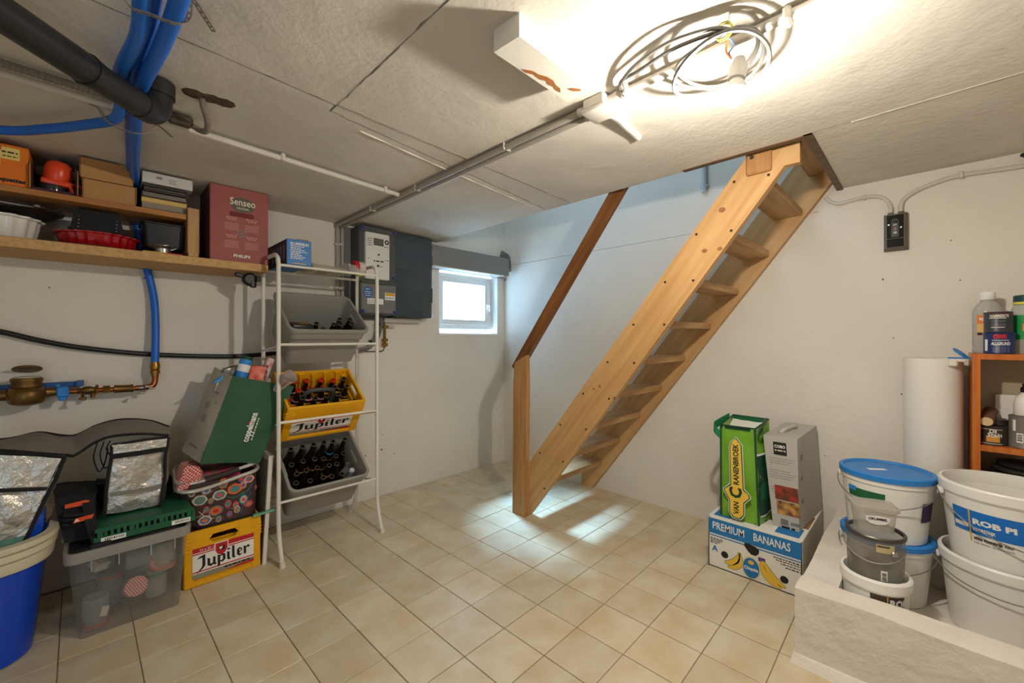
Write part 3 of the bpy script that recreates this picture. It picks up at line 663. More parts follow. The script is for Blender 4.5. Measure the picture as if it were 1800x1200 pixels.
obj('valve_lever', B().tube([(-2.888, -.12, .94), (-2.888, -.135, .918)], .006, 8).box((-2.888, -.136, .915), (.028, .008, .012), .003).tube([(-2.855, -.10, .935), (-2.855, -.105, .913)], .009, 8), OLD_BRASS, pf_)
obj('nut', B().tube([(-2.845, -.10, .949), (-2.835, -.10, .949)], .026, 6).tube([(-2.82, -.10, .948), (-2.795, -.099, .948)], .020, 6), BRASS, pf_)
obj('check_valve', B().tube([(-2.78, -.098, .947), (-2.77, -.098, .947), (-2.72, -.096, .946), (-2.71, -.096, .946)], lambda t: .019 if .2 < t < .8 else .021, 14), OLD_BRASS, pf_)
obj('elbow', B().tube([(-2.70, -.093, .945), (-2.655, -.085, .946), (-2.632, -.08, .955), (-2.624, -.075, .985), (-2.624, -.075, 1.01)], .014, 12, smooth=6), COPPER, pf_)
obj('compression_fitting', B().lathe([(0, 0), (.016, 0), (.016, .012), (.021, .014), (.021, .030), (.017, .034), (.021, .038), (.022, .060), (.019, .066), (.019, .075), (0, .075)], (-2.624, -.075, 1.0), 16), BRASS, pf_)
for (x, y, z, sx) in [(-2.685, -.11, .95, 1), (-2.66, -.118, .955, 1), (-2.645, -.118, .945, 1), (-2.68, -.118, .925, 1)]:
    obj('wing_screw', B().tube([(x, y - .0, z), (x + .002, y - .028, z)], .0045, 8).box((x + .002, y - .03, z), (.022, .006, .012), .002), STEEL, pf_)
ck = thing('blue_seal_clip', 'bright blue plastic clip on the pipe right of the water meter', 'clip', (-2.95, -.1, .92))
obj('body', B().bx(-2.972, -2.932, -.125, -.078, .928, .974, .004), M('clip_blue', (38, 128, 204), .4), ck)
obj('tab', B().bx(-2.966, -2.938, -.128, -.10, .912, .93, .003).bx(-2.975, -2.960, -.118, -.09, .974, .985, .003), M('clip_blue', (38, 128, 204), .4), ck)

# ------------------------------------------------------------------ wall shelf and what stands on it
sh = thing('wall_shelf', 'two-tier wooden wall shelf above the water meter', 'shelf', (-2.8, -.17, 1.565))
obj('lower_board', B().bx(-3.7, -2.165, -.35, 0, 1.565, 1.607, .002), PARTICLE, sh)
obj('upper_board', B().bx(-3.7, -2.525, -.335, 0, 1.790, 1.816, .002), SHELF, sh)
obj('upright', B().bx(-2.522, -2.475, -.345, -.02, 1.625, 1.85, .002), PINE_UP, sh)
obj('upright_foot', B().bx(-2.518, -2.478, -.346, -.30, 1.607, 1.628, .002), PINE, sh)
obj('screw', B().lathe([(0, .003), (.004, .003), (.0045, 0)], (-2.487, -.345, 1.795), 8, (PI / 2, 0, 0)), STEEL, sh)
ZU, ZL = 1.816, 1.607
def flaps(o, u, v, polys, mat, parent, name='print'):
    for p in polys: decal(name, o, u, v, p, mat, parent)
ob = thing('orange_box', 'orange croquettes carton with pale yellow labels on the upper shelf', 'box', (-3.15, -.2, ZU))
obj('carton', B().bx(-3.33, -3.04, -.325, -.03, ZU, ZU + .165, .003), M('orange_card', (228, 120, 22), .6), ob)
oo = V((-3.33, -.325, ZU))
decal('label_panel', oo, X_, Z_, rect(.05, .265, .105, .152), M('pale_yellow', (232, 208, 120), .6), ob); decal('label_panel', oo, X_, Z_, rect(.05, .215, .082, .107), MATS['pale_yellow'], ob)
text('croquettes', .022, oo + X_ * .232 + Z_ * .022, X_, Z_, INK, ob, bold=.0010, width=.098)
lines('small_print', oo, X_, Z_, [(.18, .26, .130, .006), (.22, .26, .115, .004), (.15, .205, .092, .006)], INK, ob, .0008)
decal('accent', oo, X_, Z_, rect(.205, .217, .138, .152), RED, ob, .0007)
oc = thing('open_carton', 'open carton with dark inside holding an orange-lidded kitchen gadget', 'box', (-2.96, -.2, ZU))
x0, x1, y0, y1 = -3.035, -2.905, -.325, -.12
obj('carton', B().bx(x0, x1, y0, y1, ZU, ZU + .003).bx(x0, x0 + .003, y0, y1, ZU, ZU + .12).bx(x1 - .003, x1, y0, y1, ZU, ZU + .12).bx(x0, x1, y1 - .003, y1, ZU, ZU + .12).bx(x0, x1, y0, y0 + .003, ZU, ZU + .012), M('plum_card', (74, 30, 40), .7), oc)
obj('side_flap', B().plate(V((x0 - .003, y0 - .02, ZU + .002)), Y_, Z_, [(0, 0), (.02, 0), (.022, .115), (.0, .09)], 0, .003).plate(V((x1 + .003, y0 - .028, ZU + .004)), Y_, Z_, [(0, .0), (.03, .0), (.03, .11), (.012, .07)], 0, .003), CARTON, oc, label='torn carton flaps')
gd = thing('kitchen_gadget', 'orange-topped kitchen gadget with clear base inside the open carton', 'kitchen gadget', (-2.97, -.25, ZU + .004))
gm = M('gadget_orange', (232, 74, 36), .3)
obj('dome', B().lathe([(.040, 0), (.044, .01), (.044, .05), (.038, .075), (.024, .088), (0, .092)], (-2.965, -.262, ZU + .062), 24, (.15, .1, 0)), gm, gd)
obj('collar', B().box((-2.962, -.265, ZU + .052), (.098, .085, .024), .008, (0, .06, 0), 2), gm, gd)
obj('handle', B().tube([(-2.918, -.275, ZU + .060), (-2.885, -.285, ZU + .050), (-2.875, -.285, ZU + .028), (-2.90, -.285, ZU + .014), (-2.925, -.28, ZU + .03)], .007, 8, smooth=5).box((-2.918, -.30, ZU + .025), (.012, .02, .05), .003, (0, -.3, 0)), gm, gd)
obj('base', B().lathe([(0, 0), (.038, 0), (.042, .02), (.042, .048), (0, .048)], (-2.975, -.262, ZU + .0035), 20), M('smoke_base', (52, 50, 50), .1, coat=.5), gd)
for k, (z, xa, xb) in enumerate([(ZU, -2.885, -2.712), (ZU + .0925, -2.893, -2.722)]):
    c_ = thing('brown_carton', ('lower' if k == 0 else 'upper') + ' of two stacked plain brown cartons on the upper shelf', 'box', ((xa + xb) / 2, -.2, z))
    obj('carton', B().bx(xa, xb, -.318, -.06, z, z + .0895, .002), CARTON, c_)
    obj('flap_edge', B().bx(xa - .003, xa, -.32, -.08, z + .004, z + .0895, .001), CARTON_IN, c_)
    obj('flap_edge', B().bx(xb, xb + .003, -.325, -.06, z + .012, z + .0895, .001), CARTON_IN, c_)
wbx = thing('white_box', 'flat white carton with faint print lying on top of the shelf', 'box', (-2.6, -.2, ZU + .12))
obj('carton', B().bx(-2.690, -2.498, -.318, -.08, ZU + .127, ZU + .178, .002), M('white_card', (206, 202, 196), .6), wbx)
lines('print', V((-2.69, -.318, ZU + .127)), X_, Z_, [(.052, .08, .024, .012), (.10, .13, .03, .003), (.10, .125, .022, .003), (.10, .13, .012, .004)], GREY_INK, wbx)
tb = thing('tray_stack', 'stack of metal baking tins and a yellow-edged box under the white carton', 'tins', (-2.6, -.2, ZU))
obj('tin', B().bx(-2.693, -2.520, -.312, -.06, ZU, ZU + .008, .002), M('tin_grey', (128, 120, 112), .35, .6), tb)
obj('box', B().bx(-2.69, -2.522, -.306, -.06, ZU + .008, ZU + .060, .002), M('mud_card', (150, 134, 112), .6), tb)
obj('yellow_edge', B().bx(-2.692, -2.520, -.309, -.30, ZU + .036, ZU + .058, .002), M('straw', (212, 178, 104), .6), tb)
obj('tin', B().bx(-2.69, -2.522, -.312, -.06, ZU + .062, ZU + .085, .003), M('tin_grey', (128, 120, 112), .35, .6), tb)
obj('tin', B().bx(-2.685, -2.524, -.316, -.06, ZU + .088, ZU + .094, .002).bx(-2.683, -2.526, -.310, -.07, ZU + .096, ZU + .110, .002).bx(-2.687, -2.522, -.315, -.06, ZU + .112, ZU + .119, .002), M('tin_dark', (92, 86, 80), .35, .6), tb)
# coffee machine carton
se = thing('coffee_machine_box', 'tall dusty red coffee machine carton with oval logo at the shelf end', 'box', (-2.29, -.19, ZL))
SR = M('dusty_red_card', (160, 86, 78), .6, nz=(6, .08)); SD = M('deep_red_card', (112, 22, 24), .6)
obj('carton', B().bx(-2.428, -2.160, -.328, -.06, ZL, ZL + .398, .003), SR, se)
so = V((-2.428, -.328, ZL)); sw = .268
obj('side_print', B().bx(-2.4295, -2.428, -.326, -.062, ZL + .003, ZL + .395), M('maroon_card', (92, 42, 42), .6), se)
decal('logo_oval', so, X_, Z_, ellipse(.146, .310, .056, .040, 32), M('grey_green', (92, 88, 78), .6), se)
text('Senseo', .052, so + X_ * .146 + Z_ * .322, X_, Z_, M('cream_print', (236, 222, 196), .6), se, h=.0012, bold=.0006, width=.118)
text('ORIGINAL', .017, so + X_ * .146 + Z_ * .290, X_, Z_, MATS['cream_print'], se, h=.0012, width=.058)
decal('hand_hole', so, X_, Z_, [(.085, .250), (.09, .243), (.192, .243), (.198, .250), (.198, .262), (.192, .268), (.09, .268), (.085, .262)], SD, se, .0001)
PK = M('pale_pink_print', (206, 152, 142), .7)
for cx_ in (.095, .188):
    for cz_ in (.215, .12):
        lines('small_print', so, X_, Z_, [(cx_ - .026, cx_ + .026, cz_ + .018, .005), (cx_ - .020, cx_ + .020, cz_ + .008, .005)] + [(cx_ - .032, cx_ + .032, cz_ - .012 - .008 * i, .003) for i in range(5)], PK, se)
b = B(); b.plate(so, X_, Z_, ellipse(.142, .158, .023, .020, 24), .0, .0006)
obj('emblem', b, M('teal_print', (120, 130, 124), .6), se); decal('emblem_ring', so, X_, Z_, ellipse(.142, .158, .018, .0155, 24), SR, se, .0007)
text('*', .05, so + X_ * .142 + Z_ * .147, X_, Z_, MATS['teal_print'], se, h=.0016)
text('PHILIPS', .021, so + X_ * .142 + Z_ * .033, X_, Z_, WHITE, se, bold=.0006, width=.078)
# lower shelf
fd = thing('fluted_dish', 'white fluted ceramic tart dish at the left end of the lower shelf', 'dish', (-3.13, -.21, ZL))
obj('bowl', B().lathe([(0, .010), (.090, .010), (.098, 0), (.104, .008), (.118, .085), (.130, .088), (.130, .096), (.116, .094), (.098, .02), (0, .018)], (-3.135, -.205, ZL + .001), 96, None, 1, 1, 16, .034), M('white_ceramic', (226, 222, 212), .25, coat=.4), fd)
ut = thing('utensil_bundle', 'dark baking tins and utensils piled on the white fluted dish', 'baking tins', (-3.1, -.2, ZL + .1))
obj('tray', B().box((-3.10, -.20, ZL + .135), (.30, .17, .010), .004, (.03, -.06, 0)), M('dark_tin', (66, 56, 48), .3, .6), ut)
obj('pan', B().lathe([(0, 0), (.085, 0), (.115, .022), (.12, .024), (.086, .004), (0, .004)], (-3.06, -.19, ZL + .110), 28, (0, -.08, 0)), M('dark_tin', (66, 56, 48), .3, .6), ut)
for k in range(4): obj('rod', B().tube([(-3.27, -.30 + .02 * k, ZL + .150 + .004 * k), (-3.03 + .01 * k, -.295 + .025 * k, ZL + .142 + .006 * k)], .004, 8), STEEL, ut)
obj('rod_tip', B().box((-3.02, -.285, ZL + .148), (.02, .03, .014), .004), STEEL, ut)
rd = thing('red_flan_tin', 'shiny red fluted flan tin lying on the lower shelf', 'cake tin', (-2.82, -.19, ZL))
RG = M('red_enamel', (168, 16, 26), .14, coat=.6)
obj('tin', B().lathe([(0, .006), (.110, .006), (.118, 0), (.122, .004), (.132, .048), (.145, .050), (.146, .056), (.130, .058), (.117, .012), (0, .012)], (-2.835, -.185, ZL + .012), 96, None, 1, 1, 24, .030), RG, rd)
obj('base_plate', B().lathe([(0, 0), (.155, 0), (.158, .004), (.155, .008), (0, .008)], (-2.86, -.185, ZL + .001), 40), M('rust_red', (120, 38, 26), .4), rd)
bt = thing('black_baking_tin', 'black square baking tin upside down on the red flan tin', 'baking tin', (-2.84, -.2, ZL + .07))
obj('tin', B().loft([[(-2.925, -.295, ZL + .074), (-2.752, -.295, ZL + .074), (-2.752, -.12, ZL + .074), (-2.925, -.12, ZL + .074)], [(-2.912, -.288, ZL + .166), (-2.765, -.288, ZL + .166), (-2.765, -.13, ZL + .166), (-2.912, -.13, ZL + .166)]]), M('black_enamel', (36, 36, 36), .22, coat=.3), bt)
obj('rim', B().bx(-2.932, -2.746, -.302, -.112, ZL + .071, ZL + .080, .003), MATS['black_enamel'], bt)
b = B()
for sx_ in (-2.90, -2.778):
    for k in range(5): b.lathe([(0, .001), (.002, .0)], (sx_ + .001 * k, -.2955 + .0018 * k, ZL + .085 + .016 * k), 6, (PI / 2, 0, 0))
obj('rivets', b, STEEL, bt)
bp = thing('black_cake_tin', 'black cake tin leaning behind the folding steamer, right on the lower shelf', 'cake tin', (-2.6, -.2, ZL))
obj('tin', B().loft([[(p[0] * 1.0 - 2.60, p[1] - .19, ZL + z) for p in rrect(w_, d_, .02, 0)] for w_, d_, z in ((.150, .16, .040), (.172, .19, .150), (.184, .20, .152), (.184, .20, .158), (.168, .186, .156), (.146, .156, .046))]), M('dull_black', (30, 30, 31), .5), bp)
sb = thing('steamer_basket', 'folding metal steamer with fanned petals in front of the black tin', 'steamer', (-2.61, -.27, ZL))
obj('base', B().lathe([(0, 0), (.032, 0), (.034, .022), (.028, .026), (0, .026)], (-2.612, -.275, ZL + .009), 24), STEEL, sb)
pet = None
for k in range(18):
    a = 2 * PI * k / 18
    if pet is None: pet = obj('petal', B().loft([[(.026, -.007, 0), (.026, .007, 0), (.026, .007, .0012), (.026, -.007, .0012)], [(.054, -.011, .015), (.054, .011, .019), (.054, .011, .020), (.054, -.011, .0162)]]), STEEL, sb, local=True); c_ = pet
    else: c_ = pet.copy(); COL.objects.link(c_)
    c_.location = V((-2.612, -.275, ZL + .026)) - V((-2.61, -.27, ZL)); c_.rotation_euler = (0, 0, a)
yb_ = thing('flat_packet', 'flat yellow and red packet under the steamer basket', 'packet', (-2.62, -.26, ZL))
obj('packet', B().bx(-2.688, -2.600, -.33, -.16, ZL, ZL + .008, .001), M('mustard', (214, 172, 60), .6), yb_)
obj('red_end', B().bx(-2.600, -2.540, -.328, -.16, ZL, ZL + .0085, .001), RED, yb_)
# black plug-like clamp socket under the shelf end
kp = thing('clamp_socket', 'dark clamp-on socket hanging under the right end of the shelf', 'clamp', (-2.22, -.2, 1.49))
obj('body', B().lathe([(0, -.03), (.028, -.026), (.036, -.008), (.036, .018), (.026, .03), (0, .032)], (-2.235, -.25, 1.528), 16, (PI / 2, 0, .3)), BLACK, kp)
obj('jaw', B().box((-2.275, -.25, 1.545), (.06, .03, .018), .004, (0, .3, 0)).box((-2.22, -.27, 1.503), (.03, .025, .04), .005), BLACK, kp)
obj('collar', B().lathe([(0, 0), (.012, 0), (.012, .03), (.008, .034), (0, .034)], (-2.196, -.28, 1.515), 12), STEEL_DARK, kp)

# ------------------------------------------------------------------ white tube rack with tilted crates
rk = thing('storage_rack', 'white tubular rack holding three tilted crates', 'rack', (-1.875, -.36, 0))
RXL, RXR, RYF, RYB = -2.155, -1.593, -.497, -.215
for x in (RXL, RXR):
    obj('side_frame', B().tube(spline([V(p) for p in [(x, -.560, .010), (x, -.535, .07), (x, -.507, .15), (x, RYF, .24)]], 4) + [V(p) for p in [(x, RYF, .6), (x, RYF, 1.2)]] + spline([V(p) for p in [(x, RYF, 1.585), (x, RYF + .012, 1.628), (x, RYF + .05, 1.652), (x, RYF + .1, 1.655), (x, RYB - .1, 1.655), (x, RYB - .05, 1.652), (x, RYB - .012, 1.628), (x, RYB, 1.585)]], 4) + [V((x, RYB, .6))] + spline([V(p) for p in [(x, RYB, .24), (x, RYB + .01, .15), (x, RYB + .05, .06), (x, RYB + .095, .010)]], 4), .0108, 10), WHITE_METAL, rk)
    for y in (-.562, RYB + .097): obj('foot_cap', B().lathe([(0, 0), (.014, 0), (.014, .020), (.0125, .028), (0, .028)], (x, y, 0), 12), OFFWHITE, rk)
for k, (z, zb_) in enumerate(((1.165, 1.128), (.746, .686), (.318, .256))):
    obj('front_bar', B().tube([(RXL, RYF, z), (RXR, RYF, z)], .0075, 8), WHITE_METAL, rk)
    obj('back_bar', B().tube([(RXL, RYB, zb_), (RXR, RYB, zb_)], .0075, 8), WHITE_METAL, rk)
    for x in (RXL, RXR): obj('side_bar', B().tube([(x, RYF, z - .008), (x, RYB, zb_)], .006, 8), WHITE_METAL, rk)
obj('top_bar', B().tube([(RXL, RYF, 1.592), (RXR, RYF, 1.592)], .0075, 8), WHITE_METAL, rk)
obj('top_bar', B().tube([(RXL, RYB, 1.592), (RXR, RYB, 1.592)], .0075, 8), WHITE_METAL, rk)

def make_bin(name, label, loc, tilt):
    t = thing(name, label, 'bin', loc, 'grey bins in the white rack', (tilt, 0, 0))
    W, D, Wb, Db, H, wl = .452, .388, .40, .335, .272, .006
    b = B(); b.loft([rrect(Wb - .03, Db - .03, .02, 0), rrect(Wb, Db, .03, .012), rrect(W - .04, D - .04, .034, H * .72), rrect(W - .022, D - .022, .038, H * .73), rrect(W - .012, D - .012, .04, H - .022),
            rrect(W - .012, D - .012, .04, H - .004), rrect(W - .024, D - .024, .036, H - .004), rrect(W - .05, D - .05, .034, H * .72), rrect(Wb - .014, Db - .014, .026, .02), rrect(Wb - .04, Db - .04, .02, .008)])
    obj('shell', b, GREYBIN, t, local=True)
    b = B(); b.loft([rrect(W - .010, D - .010, .040, H - .024), rrect(W + .006, D + .006, .044, H - .020), rrect(W + .008, D + .008, .044, H - .002), rrect(W, D, .042, H), rrect(W - .020, D - .020, .036, H), rrect(W - .024, D - .024, .036, H - .006)], False, False)
    obj('rim', b, GREYBIN, t, local=True)
    for sx in (-1, 1): obj('hand_slot', B().box((sx * (W / 2 - .026), 0, H * .80), (.004, .10, .030), .002), M('slot_pale', (186, 180, 170), .6), t, local=True)
    return t
TB = math.radians(36.9)
nrm = V((0, -math.sin(TB), math.cos(TB)))
def rim_to_base(c, h): return V(c) - nrm * h
bin1 = make_bin('storage_bin', 'grey plastic bin tilted in the top tier of the white rack', rim_to_base((-1.882, -.376, 1.360), .272), TB)
bin3 = make_bin('storage_bin', 'grey plastic bin full of bottles in the bottom tier of the white rack', rim_to_base((-1.882, -.385, .488), .272), TB)

BLACKLETTER = [[(.0, .80), (.16, .98), (.46, 1.06), (.46, .20), (.36, .02), (.06, -.26), (.0, -.26), (.24, .06), (.30, .22), (.30, .86), (.14, .84)],
    [(.58, .66), (.72, .60), (.72, .18), (.80, .13), (.88, .20), (.88, .64), (1.02, .60), (1.02, .10), (1.10, .03), (.98, -.05), (.90, .05), (.78, -.05), (.58, .10)],
    [(1.14, .66), (1.28, .60), (1.28, -.20), (1.14, -.34)], [(1.28, .54), (1.42, .67), (1.58, .54), (1.58, .12), (1.42, -.03), (1.28, .06), (1.28, .16), (1.37, .11), (1.44, .18), (1.44, .47), (1.38, .52), (1.28, .44)],
    [(1.68, .66), (1.82, .60), (1.82, .10), (1.90, .03), (1.79, -.05), (1.68, .06)], [(1.66, .84), (1.80, .93), (1.88, .84), (1.74, .75)],
    [(1.97, 1.02), (2.11, .97), (2.11, .10), (2.19, .03), (2.08, -.05), (1.97, .06)],
    [(2.26, .12), (2.26, .54), (2.40, .67), (2.56, .56), (2.56, .36), (2.40, .24), (2.40, .15), (2.48, .09), (2.56, .16), (2.58, .11), (2.42, -.05)],
    [(2.66, .66), (2.80, .60), (2.80, .04), (2.72, -.05), (2.66, .04)], [(2.80, .52), (2.92, .67), (3.04, .54), (2.95, .42), (2.86, .50), (2.80, .44)]]
def blackletter(o, u, v, width, height, mat, parent, h):
    b = B(); k = width / 3.04
    for p in BLACKLETTER: b.plate(V(o), V(u).normalized(), V(v).normalized(), [((x - 1.52) * k + .04 * y * height, y * height) for x, y in p][::-1], h, h + .0005)
    eye = [(2.40, .33), (2.40, .50), (2.45, .55), (2.48, .50), (2.48, .38)]
    obj('lettering', b, mat, parent)
    decal('letter_eye', o, u, v, [((x - 1.52) * k + .04 * y * height, y * height) for x, y in eye][::-1], WHITE, parent, h + .0006, .0004)
def make_crate(label, loc, W, D, H, tilt, group=None, long_front=True):
    t = thing('beer_crate', label, 'crate', loc, group, (tilt, 0, 0) if tilt else None)
    wl = .012; b = B()
    zb = H * .62
    # walls: lower panel recessed, upper band proud, corner posts
    for sy in (-1, 1):
        b.bx(-W / 2 + .012, W / 2 - .012, sy * (D / 2 - .010), sy * (D / 2 - .024), .0, zb + .002)
    for sx in (-1, 1):
        b.bx(sx * (W / 2 - .010), sx * (W / 2 - .024), -D / 2 + .012, D / 2 - .012, 0, zb + .002)
    b.bx(-W / 2 + .014, W / 2 - .014, -D / 2 + .014, D / 2 - .014, 0, .008)
    obj('body', b, YELLOW, t, local=True)
    hw = .062
    for sy in (-1, 1):
        ya, yb2 = sy * (D / 2), sy * (D / 2 - .016)
        y_lo, y_hi = min(ya, yb2), max(ya, yb2)
        b = B()
        if sy < 0 and not long_front:
            b.bx(-W / 2, -hw, y_lo, y_hi, zb, H, .003); b.bx(hw, W / 2, y_lo, y_hi, zb, H, .003)
            b.bx(-hw - .004, hw + .004, y_lo, y_hi, H - .034, H, .003); b.bx(-hw - .004, hw + .004, y_lo, y_hi, zb, H - .072, .003)
            for sg in (-1, 1): b.prism([(sg * hw, H - .072), (sg * (hw - .016), H - .072), (sg * hw, H - .053), (sg * (hw - .016), H - .034), (sg * hw, H - .034)][::sg], 'y', y_lo + .001, y_hi - .001)
        else: b.bx(-W / 2, W / 2, y_lo, y_hi, zb, H, .003)
        obj('band', b, YELLOW, t, local=True)
    for sx in (-1, 1):
        xa, xb = sorted((sx * W / 2, sx * (W / 2 - .016)))
        b = B()
        b.bx(xa, xb, -D / 2 + .004, -.055, zb, H, .003); b.bx(xa, xb, .055, D / 2 - .004, zb, H, .003); b.bx(xa, xb, -.058, .058, H - .03, H, .003); b.bx(xa, xb, -.058, .058, zb, H - .072, .003)
        obj('band', b, YELLOW, t, local=True)
    for sx in (-1, 1):
        for sy in (-1, 1):
            b = B(); b.bx(sx * (W / 2 - .002), sx * (W / 2 - .046), sy * (D / 2 - .001), sy * (D / 2 - .034), 0, zb + .004, .004)
            obj('corner_post', b, YELLOW, t, local=True)
            for k in range(4):
                obj('corner_ridge', B().box((sx * (W / 2 - .022), sy * (D / 2 - .016), zb + .012 + .016 * k), (.050, .038, .006), .002), YELLOW, t, local=True)
    obj('foot_rail', B().bx(-W / 2 + .03, W / 2 - .03, -D / 2 + .003, -D / 2 + .02, 0, .022, .003), YELLOW, t, local=True)
    m = WM[t.name]; o = m @ V((0, -D / 2 + .010, 0)); u = m.to_3x3() @ X_; v = m.to_3x3() @ Z_
    lw, l0, l1 = W * .92 / 2 - .022, .032, (zb if long_front else H - .082)
    if not long_front: l0 = .040
    lb = decal('label', o, u, v, rect(-lw, lw, l0, l1), M('label_white', (236, 232, 224), .5), t, .0115 if not long_front else .0005, .001)
    hh = l1 - l0; h_ = .0126 if not long_front else .0016
    decal('red_stripe', o, u, v, rect(-lw, lw, l1 - hh * .15, l1), RED, lb, h_); decal('red_line', o, u, v, rect(-lw, lw, l1 - hh * .215, l1 - hh * .18), RED, lb, h_)
    decal('red_line', o, u, v, rect(-lw, lw, l0 + hh * .20, l0 + hh * .235), RED, lb, h_)
    decal('olive_band', o, u, v, rect(-lw, lw, l0, l0 + hh * .16), M('olive_grey', (142, 136, 112), .6), lb, h_)
    decal('red_wedge', o, u, v, [(0, l0), (lw, l0), (lw, l0 + hh * .09), (lw * .55, l0 + hh * .06)], RED, lb, h_ + .0007)
    sx_ = -.012; sw_ = hh * .17; sz_ = l1 - hh * .20
    shp = lambda k: [(sx_ - sw_ * k, sz_ + sw_ * 1.1 * k), (sx_ + sw_ * k, sz_ + sw_ * 1.1 * k), (sx_ + sw_ * k, sz_ - sw_ * .3 * k), (sx_ + sw_ * .6 * k, sz_ - sw_ * k), (sx_, sz_ - sw_ * 1.35 * k), (sx_ - sw_ * .6 * k, sz_ - sw_ * k), (sx_ - sw_ * k, sz_ - sw_ * .3 * k)][::-1]
    decal('crest', o, u, v, shp(1.15), WHITE, lb, h_ + .0008, .0006); decal('crest', o, u, v, shp(1.0), RED, lb, h_ + .0015, .0006)
    decal('crest_mark', o, u, v, rect(sx_ - sw_ * .5, sx_ + sw_ * .5, sz_ - sw_ * .35, sz_ + sw_ * .45), INK, lb, h_ + .0022); decal('crest_mark', o, u, v, [(sx_ - sw_ * .4, sz_ + sw_ * .3), (sx_ - sw_ * .3, sz_ - sw_ * .25), (sx_ + sw_ * .1, sz_ - sw_ * .05), (sx_ + sw_ * .2, sz_ + sw_ * .35)], WHITE, lb, h_ + .003)
    blackletter(o + v * (l0 + hh * .33), u + v * .05, v - u * .05, lw * 1.74, hh * .42, INK, lb, h_ + .001)
    text('24 x 25 cl', hh * .105, o + u * (-lw * .55) + v * (l1 - hh * .085), u, v, WHITE, lb, h=h_ + .001)
    lines('small_print', o, u, v, [(0, lw * .9, l0 + hh * .095, hh * .05)], INK, lb, h_ + .0018)
    return t
crate_g = None
rack_crate = make_crate('yellow beer crate of bottles tilted in the middle tier of the white rack', rim_to_base((-1.888, -.375, .909), .262), .446, .312, .262, TB)
H_ = .262
ORD = ('leftmost', 'second', 'third', 'fourth', 'fifth', 'sixth', 'seventh')
ROW = ('front', 'second', 'third', 'back')
def spot(i, j): return ROW[j] + ' row, ' + (ORD[i] if i == 0 else ORD[i] + ' from left')
for sy, yy in ((1, .140), (-1, -.140)):
    for k in range(5):
        x = -.146 + .073 * k
        obj('divider', B().box((x, sy * .128, .115), (.008, .03, .19), .002), YELLOW, rack_crate, local=True)
        if sy > 0: obj('tab', B().prism([(x - .017, H_ - .012), (x + .017, H_ - .012), (x + .003, H_ - .052), (x - .003, H_ - .052)], 'y', .130, .140), YELLOW, rack_crate, local=True)
for k in range(5): obj('divider', B().box((-.146 + .073 * k, 0, .075), (.006, .25, .12), .002), YELLOW, rack_crate, local=True)
for k in range(3): obj('divider', B().box((0, -.073 + .073 * k, .075), (.40, .006, .12), .002), YELLOW, rack_crate, local=True)
obj('carry_handle', B().tube([(-.085, 0, .14), (-.083, 0, .205), (-.06, 0, .232), (0, 0, .238), (.06, 0, .232), (.083, 0, .205), (.085, 0, .14)], .014, 10, smooth=4), M('handle_grey', (70, 72, 72), .5), rack_crate, local=True)

def make_bottle(name, label, group, h=.206, cap=None, neck=None, glass=BROWN_GLASS):
    t = thing(name, label, 'bottle', (0, 0, -9), group)
    k = h / .206; r = .0300
    prof = [(0, .004), (.018, .001), (.026, 0), (r, .004), (r, .108 * k), (.0285, .120 * k), (.0205, .142 * k), (.0145, .162 * k), (.0128, .186 * k), (.0128, .192 * k), (.0142, .194 * k), (.0142, .202 * k), (.012, .206 * k), (.0095, .205 * k), (.0095, .180 * k), (0, .178 * k)]
    obj('glass', B().lathe(prof, (0, 0, 0), 16), glass, t, local=True)
    if cap: obj('crown_cap', B().lathe([(.0165, .197 * k), (.0165, .204 * k), (.0135, .2105 * k), (0, .2115 * k)], (0, 0, 0), 21, None, 1, 1, 21, .04), cap, t, local=True); 
    if cap is MATS.get('red_cap'): obj('cap_mark', B().lathe([(0, .2122 * k), (.0055, .2122 * k), (.006, .2112 * k)], (0, 0, 0), 10), INK, t, local=True)
    if not cap: obj('lip', B().lathe([(.0108, .2065 * k), (.0135, .2068 * k), (.0148, .203 * k), (.0148, .199 * k), (.0135, .198 * k)], (0, 0, 0), 16), M('glass_lip', (92, 84, 74), .15), t, local=True)
    if neck: obj('neck_label', B().lathe([(.0150, .158 * k), (.0210, .140 * k), (.0262, .128 * k)], (0, 0, 0), 16), neck, t, local=True)
    return t
def place(root, frame, x, y, z=.010, first=[None], label=None, lean=(0, 0), rz=0.0):
    m = WM[frame.name] @ Matrix.Translation((x, y, z)) @ Matrix.Rotation(lean[0], 4, 'X') @ Matrix.Rotation(lean[1], 4, 'Y') @ Matrix.Rotation(rz, 4, 'Z')
    if not root.get('_used'):
        root['_used'] = 1; root.matrix_world = m; WM[root.name] = m
        if label: root['label'] = label
        return root
    return copy_tree(root, m, label)
REDCAP = M('red_cap', (222, 56, 30), .35, .2)
NECKP = M('pink_neck_label', (206, 60, 84), .6, nz=(60, .5), col2=(240, 220, 210))
NECKY = M('gold_neck_label', (196, 150, 60), .6, nz=(70, .6), col2=(60, 30, 20))
full = make_bottle('beer_bottle', 'brown beer bottle with a red crown cap in the yellow rack crate', 'red-capped bottles in the yellow rack crate', cap=REDCAP, neck=NECKP)
emp = make_bottle('beer_bottle', 'opened brown beer bottle without a cap in the yellow rack crate', 'opened bottles in the yellow rack crate', neck=NECKY)
capped = {(0, 3), (1, 3), (2, 3), (3, 3), (4, 3), (0, 2), (1, 2), (2, 2), (3, 2), (0, 0), (0, 1)}
